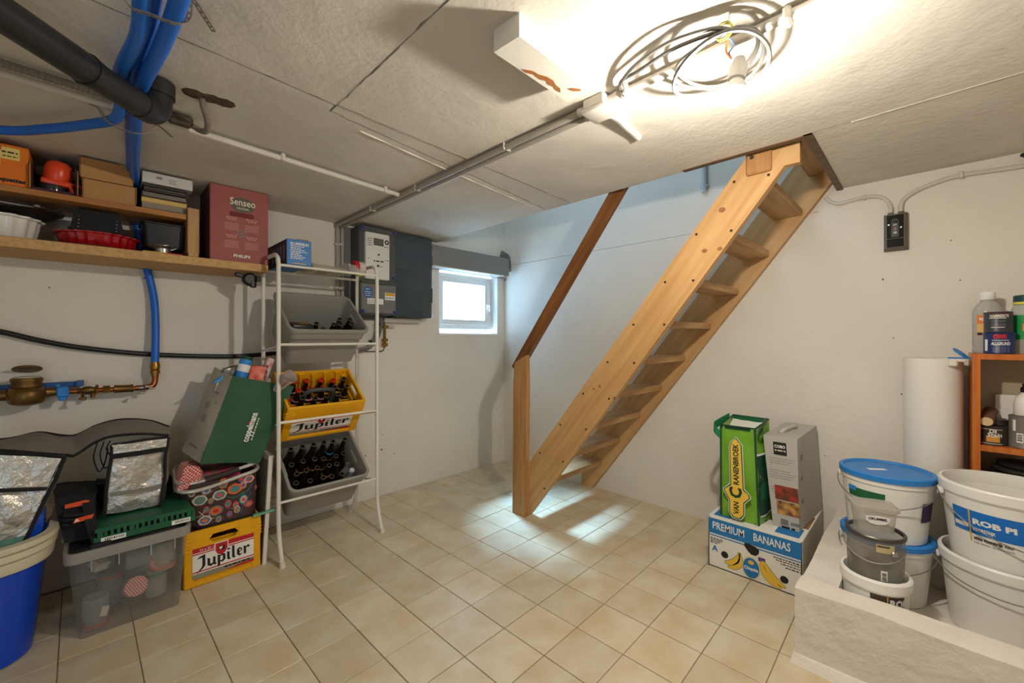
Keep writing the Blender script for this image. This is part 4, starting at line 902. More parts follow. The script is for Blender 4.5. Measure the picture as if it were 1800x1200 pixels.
for i in range(6):
    for j in range(4):
        if (i, j) in {(5, 1), (1, 0)}: continue
        x, y = -.1825 + .073 * i, -.1095 + .073 * j
        lean = (random.uniform(-.05, .05), random.uniform(-.05, .05))
        place(full if (i, j) in capped else emp, rack_crate, x * .98, y * .98, .010, lean=lean, rz=random.uniform(0, 6), label=('red-capped' if (i, j) in capped else 'opened') + ' brown bottle in the yellow rack crate, ' + spot(i, j))
# dark empties in the bottom bin
dark = make_bottle('beer_bottle', 'empty dark brown bottle standing in the bottom grey bin', 'empty bottles in the bottom bin', h=.212)
labd = make_bottle('beer_bottle', 'dark bottle with a gold patterned neck label in the bottom bin', 'gold-necked bottles in the bottom bin', h=.212, neck=NECKY)
tall = make_bottle('beer_bottle', 'taller dark bottle at the back of the bottom grey bin', 'taller bottles at the back of the bottom bin', h=.262)
for i in range(6):
    for j in range(4):
        x, y = -.158 + .063 * i + random.uniform(-.004, .004), -.112 + .072 * j + random.uniform(-.004, .004)
        if (i, j) in {(5, 0), (5, 1), (4, 3)}: continue
        lean = (random.uniform(-.05, .05), random.uniform(-.07, .07))
        if j == 3: place(tall, bin3, x, y, .012, lean=(random.uniform(-.03, .0), random.uniform(-.06, .06)), label='taller dark bottle in the bottom bin, ' + spot(i, j))
        elif (i, j) in {(2, 2), (3, 1), (3, 2), (1, 2)}: place(labd, bin3, x, y, .012, lean=lean, label='dark bottle with gold neck label in the bottom bin, ' + spot(i, j))
        else: place(dark, bin3, x, y, .012, lean=lean, label='empty dark bottle in the bottom bin, ' + spot(i, j))
tq = make_bottle('beer_bottle', 'dark bottle with teal shoulder and orange collar in the bottom bin', None, h=.262, neck=M('teal_label', (30, 110, 140), .5))
obj('collar_label', B().lathe([(.0262, .160), (.0262, .128), (.0308, .120)], (0, 0, 0), 16), M('orange_collar', (226, 146, 40), .5), tq, local=True)
place(tq, bin3, .094, .104, .012)
clr = make_bottle('clear_bottle', 'small clear bottle with a pale screw cap at the right of the bottom bin', None, h=.2, cap=M('lilac_cap', (206, 204, 222), .4), glass=see_through('clear_plastic', (200, 200, 194), .5, .08, .3))
place(clr, bin3, .160, -.095, .012)
cl2 = make_bottle('clear_bottle', 'open clear bottle beside the capped one in the bottom bin', None, h=.19, glass=MATS['clear_plastic'])
place(cl2, bin3, .158, -.035, .012)
nk = make_bottle('beer_bottle', 'black beer bottle neck showing above the rim of the top bin', 'bottles in the top grey bin', h=.212)
for k, (x, y) in enumerate([(-.035, -.055), (.042, -.058), (.10, -.055), (.112, -.005), (.160, -.05), (.165, .0)]):
    place(nk, bin1, x, y, .012, lean=(0, random.uniform(-.03, .1)), label='dark bottle neck in the top grey bin, ' + (ORD[k] + ' from left' if k else 'leftmost'))
sp = thing('six_pack', 'black beverage multipack with yellow stripes lying in the top grey bin', 'carton', WM[bin1.name] @ V((-.118, -.052, .158)), None, (TB - .42, 0, .05))
obj('wrap', B().box((0, 0, 0), (.125, .10, .10), .012, None, 2), M('pack_black', (26, 24, 22), .35), sp, local=True)
obj('tray', B().box((0, 0, -.085), (.11, .09, .07), .01), M('pack_black', (26, 24, 22), .35), sp, local=True)
ms = WM[sp.name]; uo, ux, uy, uz = ms @ V((0, 0, 0)), ms.to_3x3() @ X_, ms.to_3x3() @ Y_, ms.to_3x3() @ Z_
for k in range(2): decal('stripe', uo + uz * .05, ux, uy, [(-.01, -.03 + .022 * k), (.05, -.004 + .022 * k), (.05, .008 + .022 * k), (-.01, -.018 + .022 * k)], M('stripe_yellow', (196, 132, 40), .5), sp, .0004)
decal('red_dot', uo + uz * .05, ux, uy, ellipse(-.048, -.01, .006, .012), RED, sp, .0004)
for k in (-1, 1): obj('can_end', B().lathe([(.022, 0), (.022, .002), (.018, .002), (.016, .001), (0, .001)], uo - uy * .0505 + ux * (.030 * k) - uz * .018, 16, (PI / 2 + TB - .42, 0, 0)), STEEL, sp)

# things lying on top of the rack
al = thing('foil_box', 'blue aluminium foil dispenser carton on top of the white rack', 'box', (-2.05, -.3, 1.6))
AB = M('foil_blue', (52, 120, 184), .5)
obj('carton', B().bx(-2.112, -1.985, -.49, -.14, 1.602, 1.742, .002), AB, al)
obj('end_side', B().bx(-2.1135, -2.112, -.488, -.142, 1.606, 1.738), M('foil_navy', (36, 34, 60), .5), al)
obj('torn_flap', B().plate(V((-2.05, -.47, 1.742)), X_, Y_, rect(0, .055, 0, .12), 0, .010), CARTON, al)
ao = V((-2.112, -.49, 1.602))
text('ALUMINIUM', .022, ao + X_ * .064 + Z_ * .116, X_, Z_, WHITE, al, bold=.0006, width=.098)
lines('small_print', ao, X_, Z_, [(.018, .018 + wdt, .10 - .0095 * i, .0045) for i, wdt in enumerate((.07, .055, .072, .088, .05, .058, .076, .064))], WHITE, al)
decal('orange_bar', ao, X_, Z_, rect(.03, .10, .006, .011), M('amber', (214, 160, 40), .5), al)
for k in range(5): decal('slot', V((-2.1135, -.50, 1.602)), -Y_, Z_, rect(-.07 - .05 * k, -.045 - .05 * k, .03, .11), M('slot_grey', (120, 118, 126), .5), al)
fb = thing('plastic_bag', 'flat crumpled clear bag with yellow print on top of the rack', 'bag', (-1.86, -.3, 1.6))
obj('film', B().soft([(-1.975, -.47, 1.602), (-1.75, -.47, 1.602), (-1.74, -.18, 1.602), (-1.985, -.18, 1.602), (-1.965, -.45, 1.632), (-1.76, -.45, 1.622), (-1.75, -.2, 1.64), (-1.97, -.2, 1.648)], 10, .006, 14), see_through('bag_film', (226, 220, 206), .45, .2, .4), fb)
obj('contents', B().soft([(-1.955, -.43, 1.604), (-1.80, -.43, 1.604), (-1.80, -.22, 1.604), (-1.955, -.22, 1.604), (-1.95, -.42, 1.624), (-1.81, -.42, 1.618), (-1.81, -.23, 1.626), (-1.95, -.23, 1.630)], 6, .004, 16), M('yellow_paper', (214, 184, 90), .7, nz=(16, .3), col2=(230, 220, 190)), fb)
cw = thing('clear_wrap', 'small heap of crinkled clear wrap on the rack beside the red tape reel', 'wrap', (-1.74, -.35, 1.6))
obj('film', B().soft([(-1.765, -.48, 1.602), (-1.69, -.48, 1.602), (-1.69, -.3, 1.602), (-1.77, -.3, 1.602), (-1.755, -.46, 1.66), (-1.70, -.46, 1.64), (-1.70, -.32, 1.65), (-1.76, -.32, 1.66)], 9, .012, 22), see_through('wrap_film', (232, 232, 228), .55, .06, .2), cw)
rl = thing('tape_reel', 'red and pale tape reel lying on its edge on the rack', 'reel', (-1.65, -.4, 1.6))
obj('red_rim', B().lathe([(.012, 0), (.040, 0), (.043, .004), (.043, .026), (.040, .030), (.012, .030)], (-1.705, -.40, 1.644), 28, (0, PI / 2, -.55)), RED, rl)
obj('roll', B().lathe([(.012, .028), (.038, .028), (.040, .032), (.040, .066), (.037, .070), (.014, .070), (.012, .062)], (-1.705, -.40, 1.6435), 28, (0, PI / 2, -.55)), M('roll_pale', (198, 188, 174), .55), rl)
cn = thing('yellow_tin', 'little tin with black lid and yellow label at the right end of the rack top', 'tin', (-1.62, -.3, 1.6))
obj('can', B().lathe([(0, 0), (.022, 0), (.022, .06), (0, .06)], (-1.632, -.33, 1.602), 18), M('lemon_label', (214, 206, 70), .5), cn)
obj('lid', B().lathe([(0, 0), (.02, 0), (.021, .006), (.021, .018), (0, .02)], (-1.628, -.36, 1.632), 18, (PI / 2, 0, .3)), INK, cn)

# ------------------------------------------------------------------ crate, shopping basket and paper bag left of the rack
floor_crate = make_crate('yellow beer crate standing on the tiles under the flowered basket', (-2.390, -.285, 0), .326, .342, .268, 0, None, False)
obj('divider', B().bx(-2.50, -2.28, -.42, -.415, .05, .20), YELLOW, floor_crate)
fcb = make_bottle('beer_bottle', 'brown bottle glimpsed through the hand hole of the floor crate', 'bottles in the floor crate')
for k in range(3): place(fcb, floor_crate, -.055 + .062 * k, -.10, .010, label=('left', 'middle', 'right')[k] + ' bottle glimpsed through the hand hole of the floor crate')
bk = thing('shopping_basket', 'brown folding shopping basket with bright flowers and aluminium handles', 'basket', (-2.39, -.32, .27))
b = B(); b.loft([[(p[0] - 2.375, p[1] - .33, .270) for p in rrect(.255, .21, .05, 0)], [(p[0] - 2.382, p[1] - .33, .285) for p in rrect(.285, .235, .06, 0)], [(p[0] - 2.392, p[1] - .325, .40) for p in rrect(.315, .255, .06, 0)], [(p[0] - 2.40, p[1] - .32, .495) for p in rrect(.325, .265, .055, 0)], [(p[0] - 2.40, p[1] - .32, .495) for p in rrect(.315, .255, .05, 0)], [(p[0] - 2.392, p[1] - .325, .40) for p in rrect(.30, .24, .05, 0)], [(p[0] - 2.39, p[1] - .325, .30) for p in rrect(.27, .22, .05, 0)]])
bask = obj('body', b, M('brown_cloth', (72, 52, 48), .85, bump=(60, .25, .003)), bk)
# flowers and paisley shapes sewn on the front: rings of different colours
rg = random.Random(11)
fcol = [M('flower_%s' % n, c, .8) for n, c in (('red', (196, 52, 44)), ('orange', (226, 112, 44)), ('blue', (52, 118, 176)), ('cream', (206, 178, 156)), ('teal', (52, 140, 128)), ('pink', (206, 82, 104)), ('grey', (128, 118, 116)))]
def basket_pt(s, z):
    """point on the front cloth: s in -1..1 across, z height"""
    f = (z - .285) / .21; wd = .285 + .04 * f; yf = -.33 - .1175 - .0155 * f
    x = -2.382 - .018 * f + s * wd / 2
    if abs(s) > .64: yf += (abs(s) - .64) ** 2 * .5
    return V((x, yf, z))
flw = []
for (s, z, r) in [(-.62, .415, .030), (-.1, .42, .030), (.32, .435, .032), (.72, .47, .024), (-.25, .345, .030), (-.58, .31, .028), (.86, .41, .022), (.55, .37, .020), (.1, .365, .015), (.32, .35, .014), (-.5, .36, .014), (.7, .34, .022), (.02, .475, .020), (-.42, .455, .022), (.35, .325, .014), (-.2, .30, .014), (-.85, .37, .016), (.55, .445, .014), (-.78, .455, .014), (.12, .31, .012), (-.35, .40, .012), (.5, .48, .014)]:
    p = basket_pt(s, z); n_ = V((math.copysign(max(0, abs(s) - .6) * 1.0, s), -1, -.13)).normalized(); u_ = V((0, 0, 1)).cross(n_).normalized() * -1; u_ = n_.cross(V((0, 0, 1))).normalized() * -1; v_ = n_.cross(u_)
    if v_.z < 0: v_ = -v_
    u_ = v_.cross(n_)
    cs = rg.sample(fcol, 3)
    for k, kr in enumerate((1.0, .72, .42)):
        poly = [(r * kr * (1 + .05 * math.cos((6 + k) * a + s * 9)) * math.cos(a), r * kr * (1 + .05 * math.cos((6 + k) * a + s * 9)) * math.sin(a) * (.84 if r > .02 else 1.3)) for a in [2 * PI * i / 30 for i in range(30)]]
        obj('flower', B().plate(p, u_, v_, poly, -.004, .0012 + .0007 * k), cs[k], bask)
for k, (s0, z0_, s1_, z1_) in enumerate([(-.9, .33, -.45, .375), (-.35, .44, .1, .45), (.1, .40, .55, .41), (.45, .30, .8, .40), (-.7, .36, -.3, .31), (.05, .34, .4, .30), (.5, .40, .9, .46), (-.95, .44, -.75, .40)]):
    pts = [basket_pt(s0 + (s1_ - s0) * t / 6, z0_ + (z1_ - z0_) * t / 6 + .014 * math.sin(PI * t / 6) * (1 if k % 2 else -1)) + V((0, -.001, 0)) for t in range(7)]
    obj('stem', B().tube(pts, .0018, 5, smooth=3), fcol[(3, 6, 4, 2)[k % 4]], bask)
obj('hem', B().tube([(p[0] - 2.375, p[1] - .33, .274) for p in rrect(.268, .223, .05, 0)], .004, 6, closed=True), BLACK_CLOTH, bk)
for k, (dz, dy) in enumerate(((0, -.014), (.032, .012))):
    yb_ = -.455 + dy
    pts = spline([V(p) for p in [(-2.46, yb_, .472 + dz), (-2.535, yb_ + .008, .468 + dz), (-2.57, yb_ + .05, .474 + dz), (-2.565, -.30, .484 + dz), (-2.55, -.18, .492 + dz), (-2.50, -.165, .498 + dz), (-2.30, -.165, .515 + dz), (-2.25, -.18, .52 + dz), (-2.232, -.30, .52 + dz), (-2.235, yb_ + .05, .515 + dz), (-2.262, yb_ + .005, .508 + dz), (-2.33, yb_, .496 + dz)]], 6, True)
    obj('handle', B().tube(pts, .0095, 10, closed=True), M('brushed_aluminium', (206, 204, 198), .35, .6), bk, label='aluminium carrying loop')
    if k: obj('grip', B().tube([(-2.465, yb_, .4725 + dz), (-2.40, yb_ - .002, .482 + dz), (-2.325, yb_, .4965 + dz)], .0145, 12, smooth=5), M('grip_brown', (58, 46, 42), .7), bk)
gh = thing('gingham_cloth', 'rolled red and white checked cloth stuffed in the flowered basket', 'cloth', (-2.52, -.38, .5))
GING = checker('red_gingham', (196, 34, 38), (226, 196, 184), 130)
obj('roll', B().soft([(-2.575, -.43, .475), (-2.465, -.43, .475), (-2.45, -.25, .475), (-2.57, -.25, .475), (-2.545, -.43, .585), (-2.485, -.43, .570), (-2.47, -.27, .57), (-2.55, -.27, .59)], 10, .014, 12, .5), GING, gh)
obj('fold', B().soft([(-2.572, -.44, .47), (-2.47, -.44, .475), (-2.46, -.36, .475), (-2.57, -.36, .47), (-2.575, -.455, .505), (-2.475, -.45, .525), (-2.46, -.37, .53), (-2.565, -.37, .515)], 8, .010, 16, .4), GING, gh)
fx = thing('flowered_cloth', 'dark green cloth with pink flowers lying in the shopping basket', 'cloth', (-2.4, -.32, .49))
obj('cloth', B().soft([(-2.50, -.42, .47), (-2.30, -.42, .47), (-2.27, -.22, .47), (-2.49, -.22, .47), (-2.49, -.41, .525), (-2.33, -.41, .53), (-2.30, -.23, .53), (-2.48, -.23, .525)], 9, .010, 14, .3), M('green_floral', (44, 100, 74), .9, nz=(26, .5, 2), col2=(196, 50, 92)), fx)
# green and grey paper bag leaning on the basket against the rack
pb = thing('paper_bag', 'green and grey paper shopping bag leaning on the basket beside the rack', 'paper bag', (-2.36, -.34, .55))
o0 = V((-2.488, -.452, .592)); ur = V((.258, 0, -.050)); uu = V((.138, .02, .415)); dp_ = V((-.045, .20, .03))
GREENP = M('green_paper', (44, 86, 58), .7, bump=(22, .25, .004)); GREYP = M('grey_paper', (184, 176, 164), .75, bump=(22, .25, .004))
def pt(a, c, e=0.0): return o0 + ur * a + uu * c + dp_ * e
def crumple(a, c): return .010 * noise.noise(V((a * 3.1, c * 3.7, 5))) + .006 * noise.noise(V((a * 7, c * 8, 1)))
def face(fn, na=14, nc=18): return [[fn(i / na, j / nc) for j in range(nc + 1)] for i in range(na + 1)]
fnn = ur.cross(uu).normalized()
def top_h(a): return 1.0 - .05 * a
def frontf(a, c):
    out = fnn * (crumple(a, c) * (1 if 0 < a < 1 else .3) + .018 * math.sin(PI * a) * math.sin(PI * c) + (.016 * max(0, .25 - c) * 4 * (abs(a - .5) * 2 - .5)))
    return pt(a * (1 + .14 * c - .02) + (.06 * max(0, c - .3) * a), c * top_h(a)) + out
obj('front_panel', B().sheet(face(frontf)), GREENP, pb)
def gusset(a, c): return pt(0, c * (1 + .02 * a), a) + X_ * (-.012 * math.sin(PI * a) * math.sin(PI * c) + .4 * crumple(a + 3, c))
obj('gusset', B().sheet([[gusset(i / 10, j / 18) for j in range(19)] for i in range(11)]), GREYP, pb, label='pale grey printed side of the bag')
def rgus(a, c): return frontf(1, c) + dp_ * a + X_ * (.02 * math.sin(PI * a))
obj('gusset', B().sheet([[rgus(i / 6, j / 14) for j in range(15)] for i in range(7)]), M('deep_green_paper', (24, 66, 46), .7), pb)
obj('back_panel', B().sheet([[frontf(i / 8, j / 12) + dp_ for j in range(13)] for i in range(9)]), GREYP, pb)
obj('bottom', B().sheet([[pt(i / 4, 0, j / 4) for j in range(5)] for i in range(5)]), GREENP, pb)
uf = uu.normalized(); rf = ur.normalized()
text('coppelmans', .042, pt(.58, .42) , uu, -ur, WHITE, pb, bold=.0014, h=.024, width=.150)
lines('small_print', pt(.69, .27), uf, -rf, [(0, .115, 0, .006)], OFFWHITE, pb, .024)
decal('red_dot', pt(.53, .47), ur, uu, ellipse(0, 0, .0055, .0055, 12), RED, pb, .024)
gu, gv = -dp_, uu

for (ga, gc, n_, hh_, ww_) in ((.45, .58, 3, .030, .045), (.42, .42, 3, .042, .055)):
    obj('script', B().tube([gusset(ga, gc) - X_ * .006 + gu.normalized() * (ww_ * (t / (8 * n_) - .5) + .35 * ww_ / n_ * math.sin(2 * PI * t / 8)) + gv.normalized() * (hh_ * (.5 - .5 * math.cos(2 * PI * t / 8))) for t in range(8 * n_ + 1)], .0013, 5, smooth=2), GREY_INK, pb)
text('coppelmans', .020, gusset(.5, .13), gu, gv, GREY_INK, pb, h=.004, width=.09)
for r_ in [(-.03, .05, .33, .010), (-.02, .05, .28, .010), (-.05, .03, .14, .008)]: lines('small_print', gusset(.45, .0) - X_ * .006, gu.normalized(), gv.normalized(), [r_], GREY_INK, pb)
# what sticks out of it
def stick(a, e, c0, c1): return pt(a, c0, e), pt(a, c1, e)
it = thing('foil_pouch', 'silver and blue pouch poking out at the left of the paper bag', 'pouch', pt(.1, .8, .5))
p_, q_ = stick(.08, .55, .75, 1.10)
obj('pouch', B().soft([p_ + V((-.03, -.02, 0)), p_ + V((.05, -.02, 0)), p_ + V((.05, .02, 0)), p_ + V((-.03, .02, 0)), q_ + V((-.028, -.015, -.02)), q_ + V((.055, -.015, .0)), q_ + V((.055, .015, .0)), q_ + V((-.028, .015, -.02))], 7, .006, 16, .2), M('silver_foil', (168, 164, 158), .25, .7, nz=(10, .3), col2=(70, 66, 62)), it)
obj('blue_corner', B().soft([p_ + V((-.036, -.03, .05)), p_ + V((.0, -.03, .06)), p_ + V((.0, -.0, .06)), p_ + V((-.036, -.0, .05)), q_ + V((-.03, -.03, -.05)), q_ + V((-.01, -.03, -.04)), q_ + V((-.01, .0, -.04)), q_ + V((-.03, .0, -.05))], 4, .003, 16, .1), M('sky_blue', (44, 138, 214), .5), it)
bb = thing('gift_wrap_roll', 'blue and white roll with green end sticking out of the paper bag', 'paper roll', pt(.3, .8, .5))
p_, q_ = pt(.30, .55, .35), pt(.26, 1.23, .35)
obj('roll', B().tube([p_, p_.lerp(q_, .94)], .030, 16), M('sky_blue', (44, 138, 214), .5), bb)
obj('white_band', B().tube([p_.lerp(q_, .72), p_.lerp(q_, .85)], .0306, 16), WHITE, bb)
obj('green_end', B().tube([p_.lerp(q_, .94), q_], .0285, 16), M('dark_green', (28, 66, 44), .6), bb)
rr2 = thing('red_gift_parcel', 'red parcel with pale floral print in the middle of the paper bag', 'parcel', pt(.5, .8, .5))
p_, q_ = pt(.50, .6, .3), pt(.50, 1.13, .3)
obj('parcel', B().soft([p_ + V((-.03, -.03, 0)), p_ + V((.035, -.03, 0)), p_ + V((.035, .03, 0)), p_ + V((-.03, .03, 0)), q_ + V((-.035, -.03, .012)), q_ + V((.03, -.03, -.004)), q_ + V((.03, .03, -.004)), q_ + V((-.035, .03, .012))], 7, .004, 14, .06), M('red_floral_paper', (206, 54, 36), .5, nz=(26, .4), col2=(232, 150, 120)), rr2)
fp = thing('flower_print_roll', 'white paper roll printed with red flowers in the paper bag', 'paper roll', pt(.7, .8, .5))
p_, q_ = pt(.66, .6, .35), pt(.72, 1.24, .45)
obj('roll', B().tube([p_, q_], .022, 14), M('flower_wrap', (216, 208, 196), .6, nz=(30, .5, 1), col2=(190, 120, 120)), fp)
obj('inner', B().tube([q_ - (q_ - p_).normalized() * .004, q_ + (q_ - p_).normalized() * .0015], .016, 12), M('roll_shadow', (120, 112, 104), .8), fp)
for k in range(3):
    a_ = p_.lerp(q_, .62 + .11 * k) + V((-.004, -.0225, .002)); 
    decal('printed_flower', a_, ur, uu, [(.007 * (1 + .3 * math.cos(5 * a)) * math.cos(a), .007 * (1 + .3 * math.cos(5 * a)) * math.sin(a)) for a in [2 * PI * i / 20 for i in range(20)]], fcol[5], fp, -.001, .002)
cv = thing('paper_cone', 'large curled sheet of pale paper sticking out towards the rack', 'paper roll', pt(.85, .8, .5))
p_, q_ = pt(.88, .80, .25), V((-2.112, -.545, .998))
d_ = (q_ - p_).normalized(); s1 = d_.orthogonal().normalized(); s2 = d_.cross(s1)
b = B(); b.sheet([[p_.lerp(q_, t / 10) + (s1 * math.cos(a) + s2 * math.sin(a)) * (.012 + .026 * t / 10) * (1 + .08 * math.sin(3 * a + t)) for t in range(11)] for a in [2 * PI * i / 20 for i in range(22)]])
obj('sheet', b, M('pale_wrap', (214, 206, 194), .7, nz=(14, .25), col2=(190, 160, 150)), cv)
# cream framed board and a green slat next to the crate
bd = thing('framed_board', 'cream edged panel leaning upright between floor crate and rack', 'panel', (-2.2, -.3, 0))
mt = lambda p: (p[0], p[1])
obj('frame_edge', B().loft([[(-2.222, -.462, .0), (-2.205, -.462, .0), (-2.205, -.445, 0), (-2.222, -.445, 0)], [(-2.190, -.455, .56), (-2.170, -.455, .56), (-2.170, -.438, .56), (-2.190, -.438, .56)]]), OFFWHITE, bd)
obj('board', B().loft([[(-2.217, -.447, .002), (-2.210, -.447, .002), (-2.210, -.17, .002), (-2.217, -.17, .002)], [(-2.185, -.44, .56), (-2.178, -.44, .56), (-2.178, -.16, .56), (-2.185, -.16, .56)]]), M('board_taupe', (148, 136, 120), .7), bd)
obj('top_rail', B().loft([[(-2.192, -.455, .545), (-2.168, -.455, .545), (-2.168, -.16, .545), (-2.192, -.16, .545)], [(-2.190, -.455, .568), (-2.166, -.455, .568), (-2.166, -.16, .568), (-2.190, -.16, .568)]]), OFFWHITE, bd)
sl = single('green_slat', B().box((-2.215, -.468, .279), (.105, .022, .010), .002, (0, -.06, 0)).box((-2.164, -.468, .283), (.006, .022, .016), .002), M('mint_green', (112, 176, 150), .5), 'short mint green slat poking out over the edge of the floor crate', 'slat')

# ------------------------------------------------------------------ blue tub, clear box and insulated bags at left
tubm = M('blue_tub', (12, 66, 190), .3, coat=.2); cream = M('cream_rim', (206, 196, 168), .5)
tu = thing('storage_tub', 'deep blue tub with cream rims at the left edge of the frame', 'tub', (-3.2, -.38, 0))
tr = lambda w_, d_, r_, z: [(p[0] - 3.235, p[1] - .37, z) for p in rrect(w_, d_, r_, z, 8)]
obj('body', B().loft([tr(.40, .42, .10, .0), tr(.43, .45, .12, .006), tr(.50, .50, .14, .385), tr(.49, .49, .135, .385), tr(.42, .44, .11, .012), tr(.39, .41, .1, .012)]), tubm, tu)
obj('rim', B().loft([tr(.50, .50, .14, .355), tr(.535, .525, .15, .352), tr(.545, .535, .155, .362), tr(.54, .53, .155, .392), tr(.505, .50, .14, .396), tr(.495, .49, .138, .39)], False, False), cream, tu)
obj('inner_rim', B().loft([tr(.51, .505, .14, .396), tr(.555, .54, .155, .397), tr(.562, .548, .158, .404), tr(.557, .543, .157, .424), tr(.51, .50, .14, .428), tr(.49, .48, .135, .41)], False, False).loft([tr(.50, .495, .14, .428), tr(.565, .55, .158, .429), tr(.572, .556, .16, .436), tr(.566, .552, .16, .452), tr(.515, .51, .145, .455), tr(.49, .49, .14, .43)], False, False), cream, tu, kind=None)
obj('side_grip', B().box((-2.938, -.36, .385), (.022, .05, .09), .008, (0, .08, 0), 2), cream, tu)
bl = single('blue_lunch_box', B().soft([(-3.06, -.46, .39), (-2.995, -.46, .39), (-2.995, -.32, .39), (-3.06, -.32, .39), (-3.05, -.455, .505), (-2.99, -.455, .50), (-2.99, -.33, .50), (-3.05, -.33, .505)], 5, .003, 9, .25), M('shiny_blue', (26, 82, 214), .25), 'shiny blue container standing in the blue tub beside the silver bag', 'container')
tc = single('teal_cloth', B().soft([(-3.22, -.57, .41), (-3.02, -.56, .41), (-3.03, -.42, .41), (-3.22, -.42, .41), (-3.21, -.56, .455), (-3.035, -.545, .455), (-3.05, -.43, .455), (-3.2, -.43, .46)], 8, .012, 14, .2), M('teal_fabric', (92, 140, 122), .85), 'crumpled pale teal cloth lying in the blue tub', 'cloth')
# clear box with preserving jars
cl = thing('clear_storage_box', 'clear plastic storage box of preserving jars on the tiles', 'storage box', (-2.74, -.38, 0))
CLEAR = see_through('cloudy_plastic', (214, 211, 206), .70, .22, .6)
CR = see_through('cloudy_plastic_rim', (206, 202, 196), .30, .3, .4)
cq = lambda w_, d_, r_, z: [(p[0] - 2.737, p[1] - .385, z) for p in rrect(w_, d_, r_, z, 4)]
obj('shell', B().loft([cq(.318, .365, .02, .002), cq(.375, .395, .03, .335)], True, False), CLEAR, cl)
obj('rim', B().loft([cq(.372, .392, .03, .315), cq(.398, .412, .034, .313), cq(.402, .415, .035, .352), cq(.378, .397, .03, .354), cq(.370, .39, .03, .335)], False, False), CR, cl)
for x in (-2.86, -2.78, -2.68, -2.60): obj('rib', B().bx(x, x + .004, -.594, -.586, .27, .318), CR, cl)
JG = see_through('jar_glass', (214, 220, 218), .66, .03, .1)
GING2 = checker('jar_gingham', (204, 40, 46), (236, 214, 204), 170)
def jar(loc, rot, label, band, lidm=None, r=.043, h=.11):
    t = thing('preserving_jar', label, 'jar', loc, None, rot)
    obj('glass', B().lathe([(0, 0), (r * .9, 0), (r, .006), (r, h * .8), (r * .86, h * .88), (r * .86, h)], (0, 0, 0), 24), JG, t, local=True)
    if lidm: obj('lid', B().lathe([(r * .90, h - .004), (r * .98, h + .002), (r * .98, h + .014), (r * .94, h + .018), (0, h + .018)], (0, 0, 0), 24), lidm, t, local=True)
    else: obj('lid', B().lathe([(r * .93, h + .004), (r * .93, h + .010), (r * .7, h + .016), (0, h + .016)], (0, 0, 0), 24), JG, t, local=True)
    obj('rubber_ring', B().lathe([(r * .88, h - .004), (r * .97, h - .003), (r * .97, h + .003), (r * .88, h + .004)], (0, 0, 0), 24), band, t, local=True)
    return t
ORB = M('orange_rubber', (224, 112, 40), .6); RDB = M('red_rubber', (206, 60, 46), .6); GRB = M('green_rubber', (52, 118, 80), .6)
TRN = (PI, 0, 0)
jar((-2.845, -.50, .128), TRN, 'upside down jar with red ring at the left of the clear box', RDB)
jar((-2.655, -.495, .055), (0, 0, 0), 'jar low at the right of the clear box with a green ring', GRB, None, .040, .095)
jar((-2.63, -.50, .285), TRN, 'upside down jar with orange ring at the right of the clear box', ORB, None, .045)
jar((-2.735, -.46, .10), (1.15, .3, 0), 'tilted jar with red checked lid in the middle of the clear box', RDB, GING2, .040, .085)
jar((-2.755, -.485, .235), (0, PI / 2, 0), 'jar lying on its side on top of the others in the clear box', GRB, None, .044)
jar((-2.69, -.43, .165), (1.2, .2, .5), 'second jar with red checked lid further back in the clear box', RDB, GING2, .040, .085)
jar((-2.80, -.35, .01), (0, 0, 0), 'jar standing at the back left of the clear box', ORB, None, .045, .13)
jar((-2.70, -.32, .01), (0, 0, 0), 'jar standing at the back middle of the clear box', GRB, None, .045, .13)
cdn = single('folded_card', B().box((-2.835, -.47, .245), (.05, .05, .035), .004, (.3, .4, .5)).box((-2.82, -.545, .075), (.022, .003, .04), .001, (0, .2, 0)), M('pale_card', (220, 214, 200), .7), 'small pale cards among the jars at the left of the clear box', 'card', kind='stuff')
# black covers and bag on the clear box
bkb = thing('black_carrier_bag', 'black fabric tool bag with orange patches behind the silver bags', 'bag', (-2.88, -.32, .36))
obj('body', B().soft([(-2.94, -.47, .362), (-2.845, -.49, .362), (-2.835, -.16, .362), (-2.94, -.16, .362), (-2.965, -.42, .545), (-2.84, -.42, .535), (-2.84, -.18, .535), (-2.98, -.18, .55)], 10, .008, 10, .12), BLACK_CLOTH, bkb)
obj('slumped_end', B().soft([(-2.845, -.25, .362), (-2.56, -.25, .362), (-2.56, -.12, .362), (-2.845, -.12, .362), (-2.845, -.25, .53), (-2.57, -.25, .50), (-2.57, -.13, .50), (-2.845, -.13, .53)], 8, .008, 10, .12), BLACK_CLOTH, bkb)
for k, z in enumerate((.435, .455, .475)): obj('folded_layer', B().soft([(-2.94, -.475, z), (-2.86, -.49, z - .01), (-2.86, -.40, z - .01), (-2.94, -.40, z), (-2.94, -.47, z + .014), (-2.87, -.485, z + .002), (-2.87, -.40, z + .004), (-2.94, -.40, z + .016)], 5, .003, 10, .2), BLACK_CLOTH, bkb)
ORP = M('orange_patch', (216, 74, 22), .6)
decal('patch', V((-2.935, -.440, .500)), X_, V((0, .15, 1)), [(0, 0), (.070, 0), (.070, .016), (.06, .020), (0, .016)], ORP, bkb, .010, .002)
decal('patch', V((-2.912, -.488, .452)), X_, V((0, .1, 1)), [(0, -.004), (.055, .0), (.062, .018), (.008, .014)], ORP, bkb, .012, .002)
decal('patch_mark', V((-2.912, -.488, .452)), X_, V((0, .1, 1)), [(.004, .0), (.020, .002), (.012, .013)], WHITE, bkb, .0145, .0008)
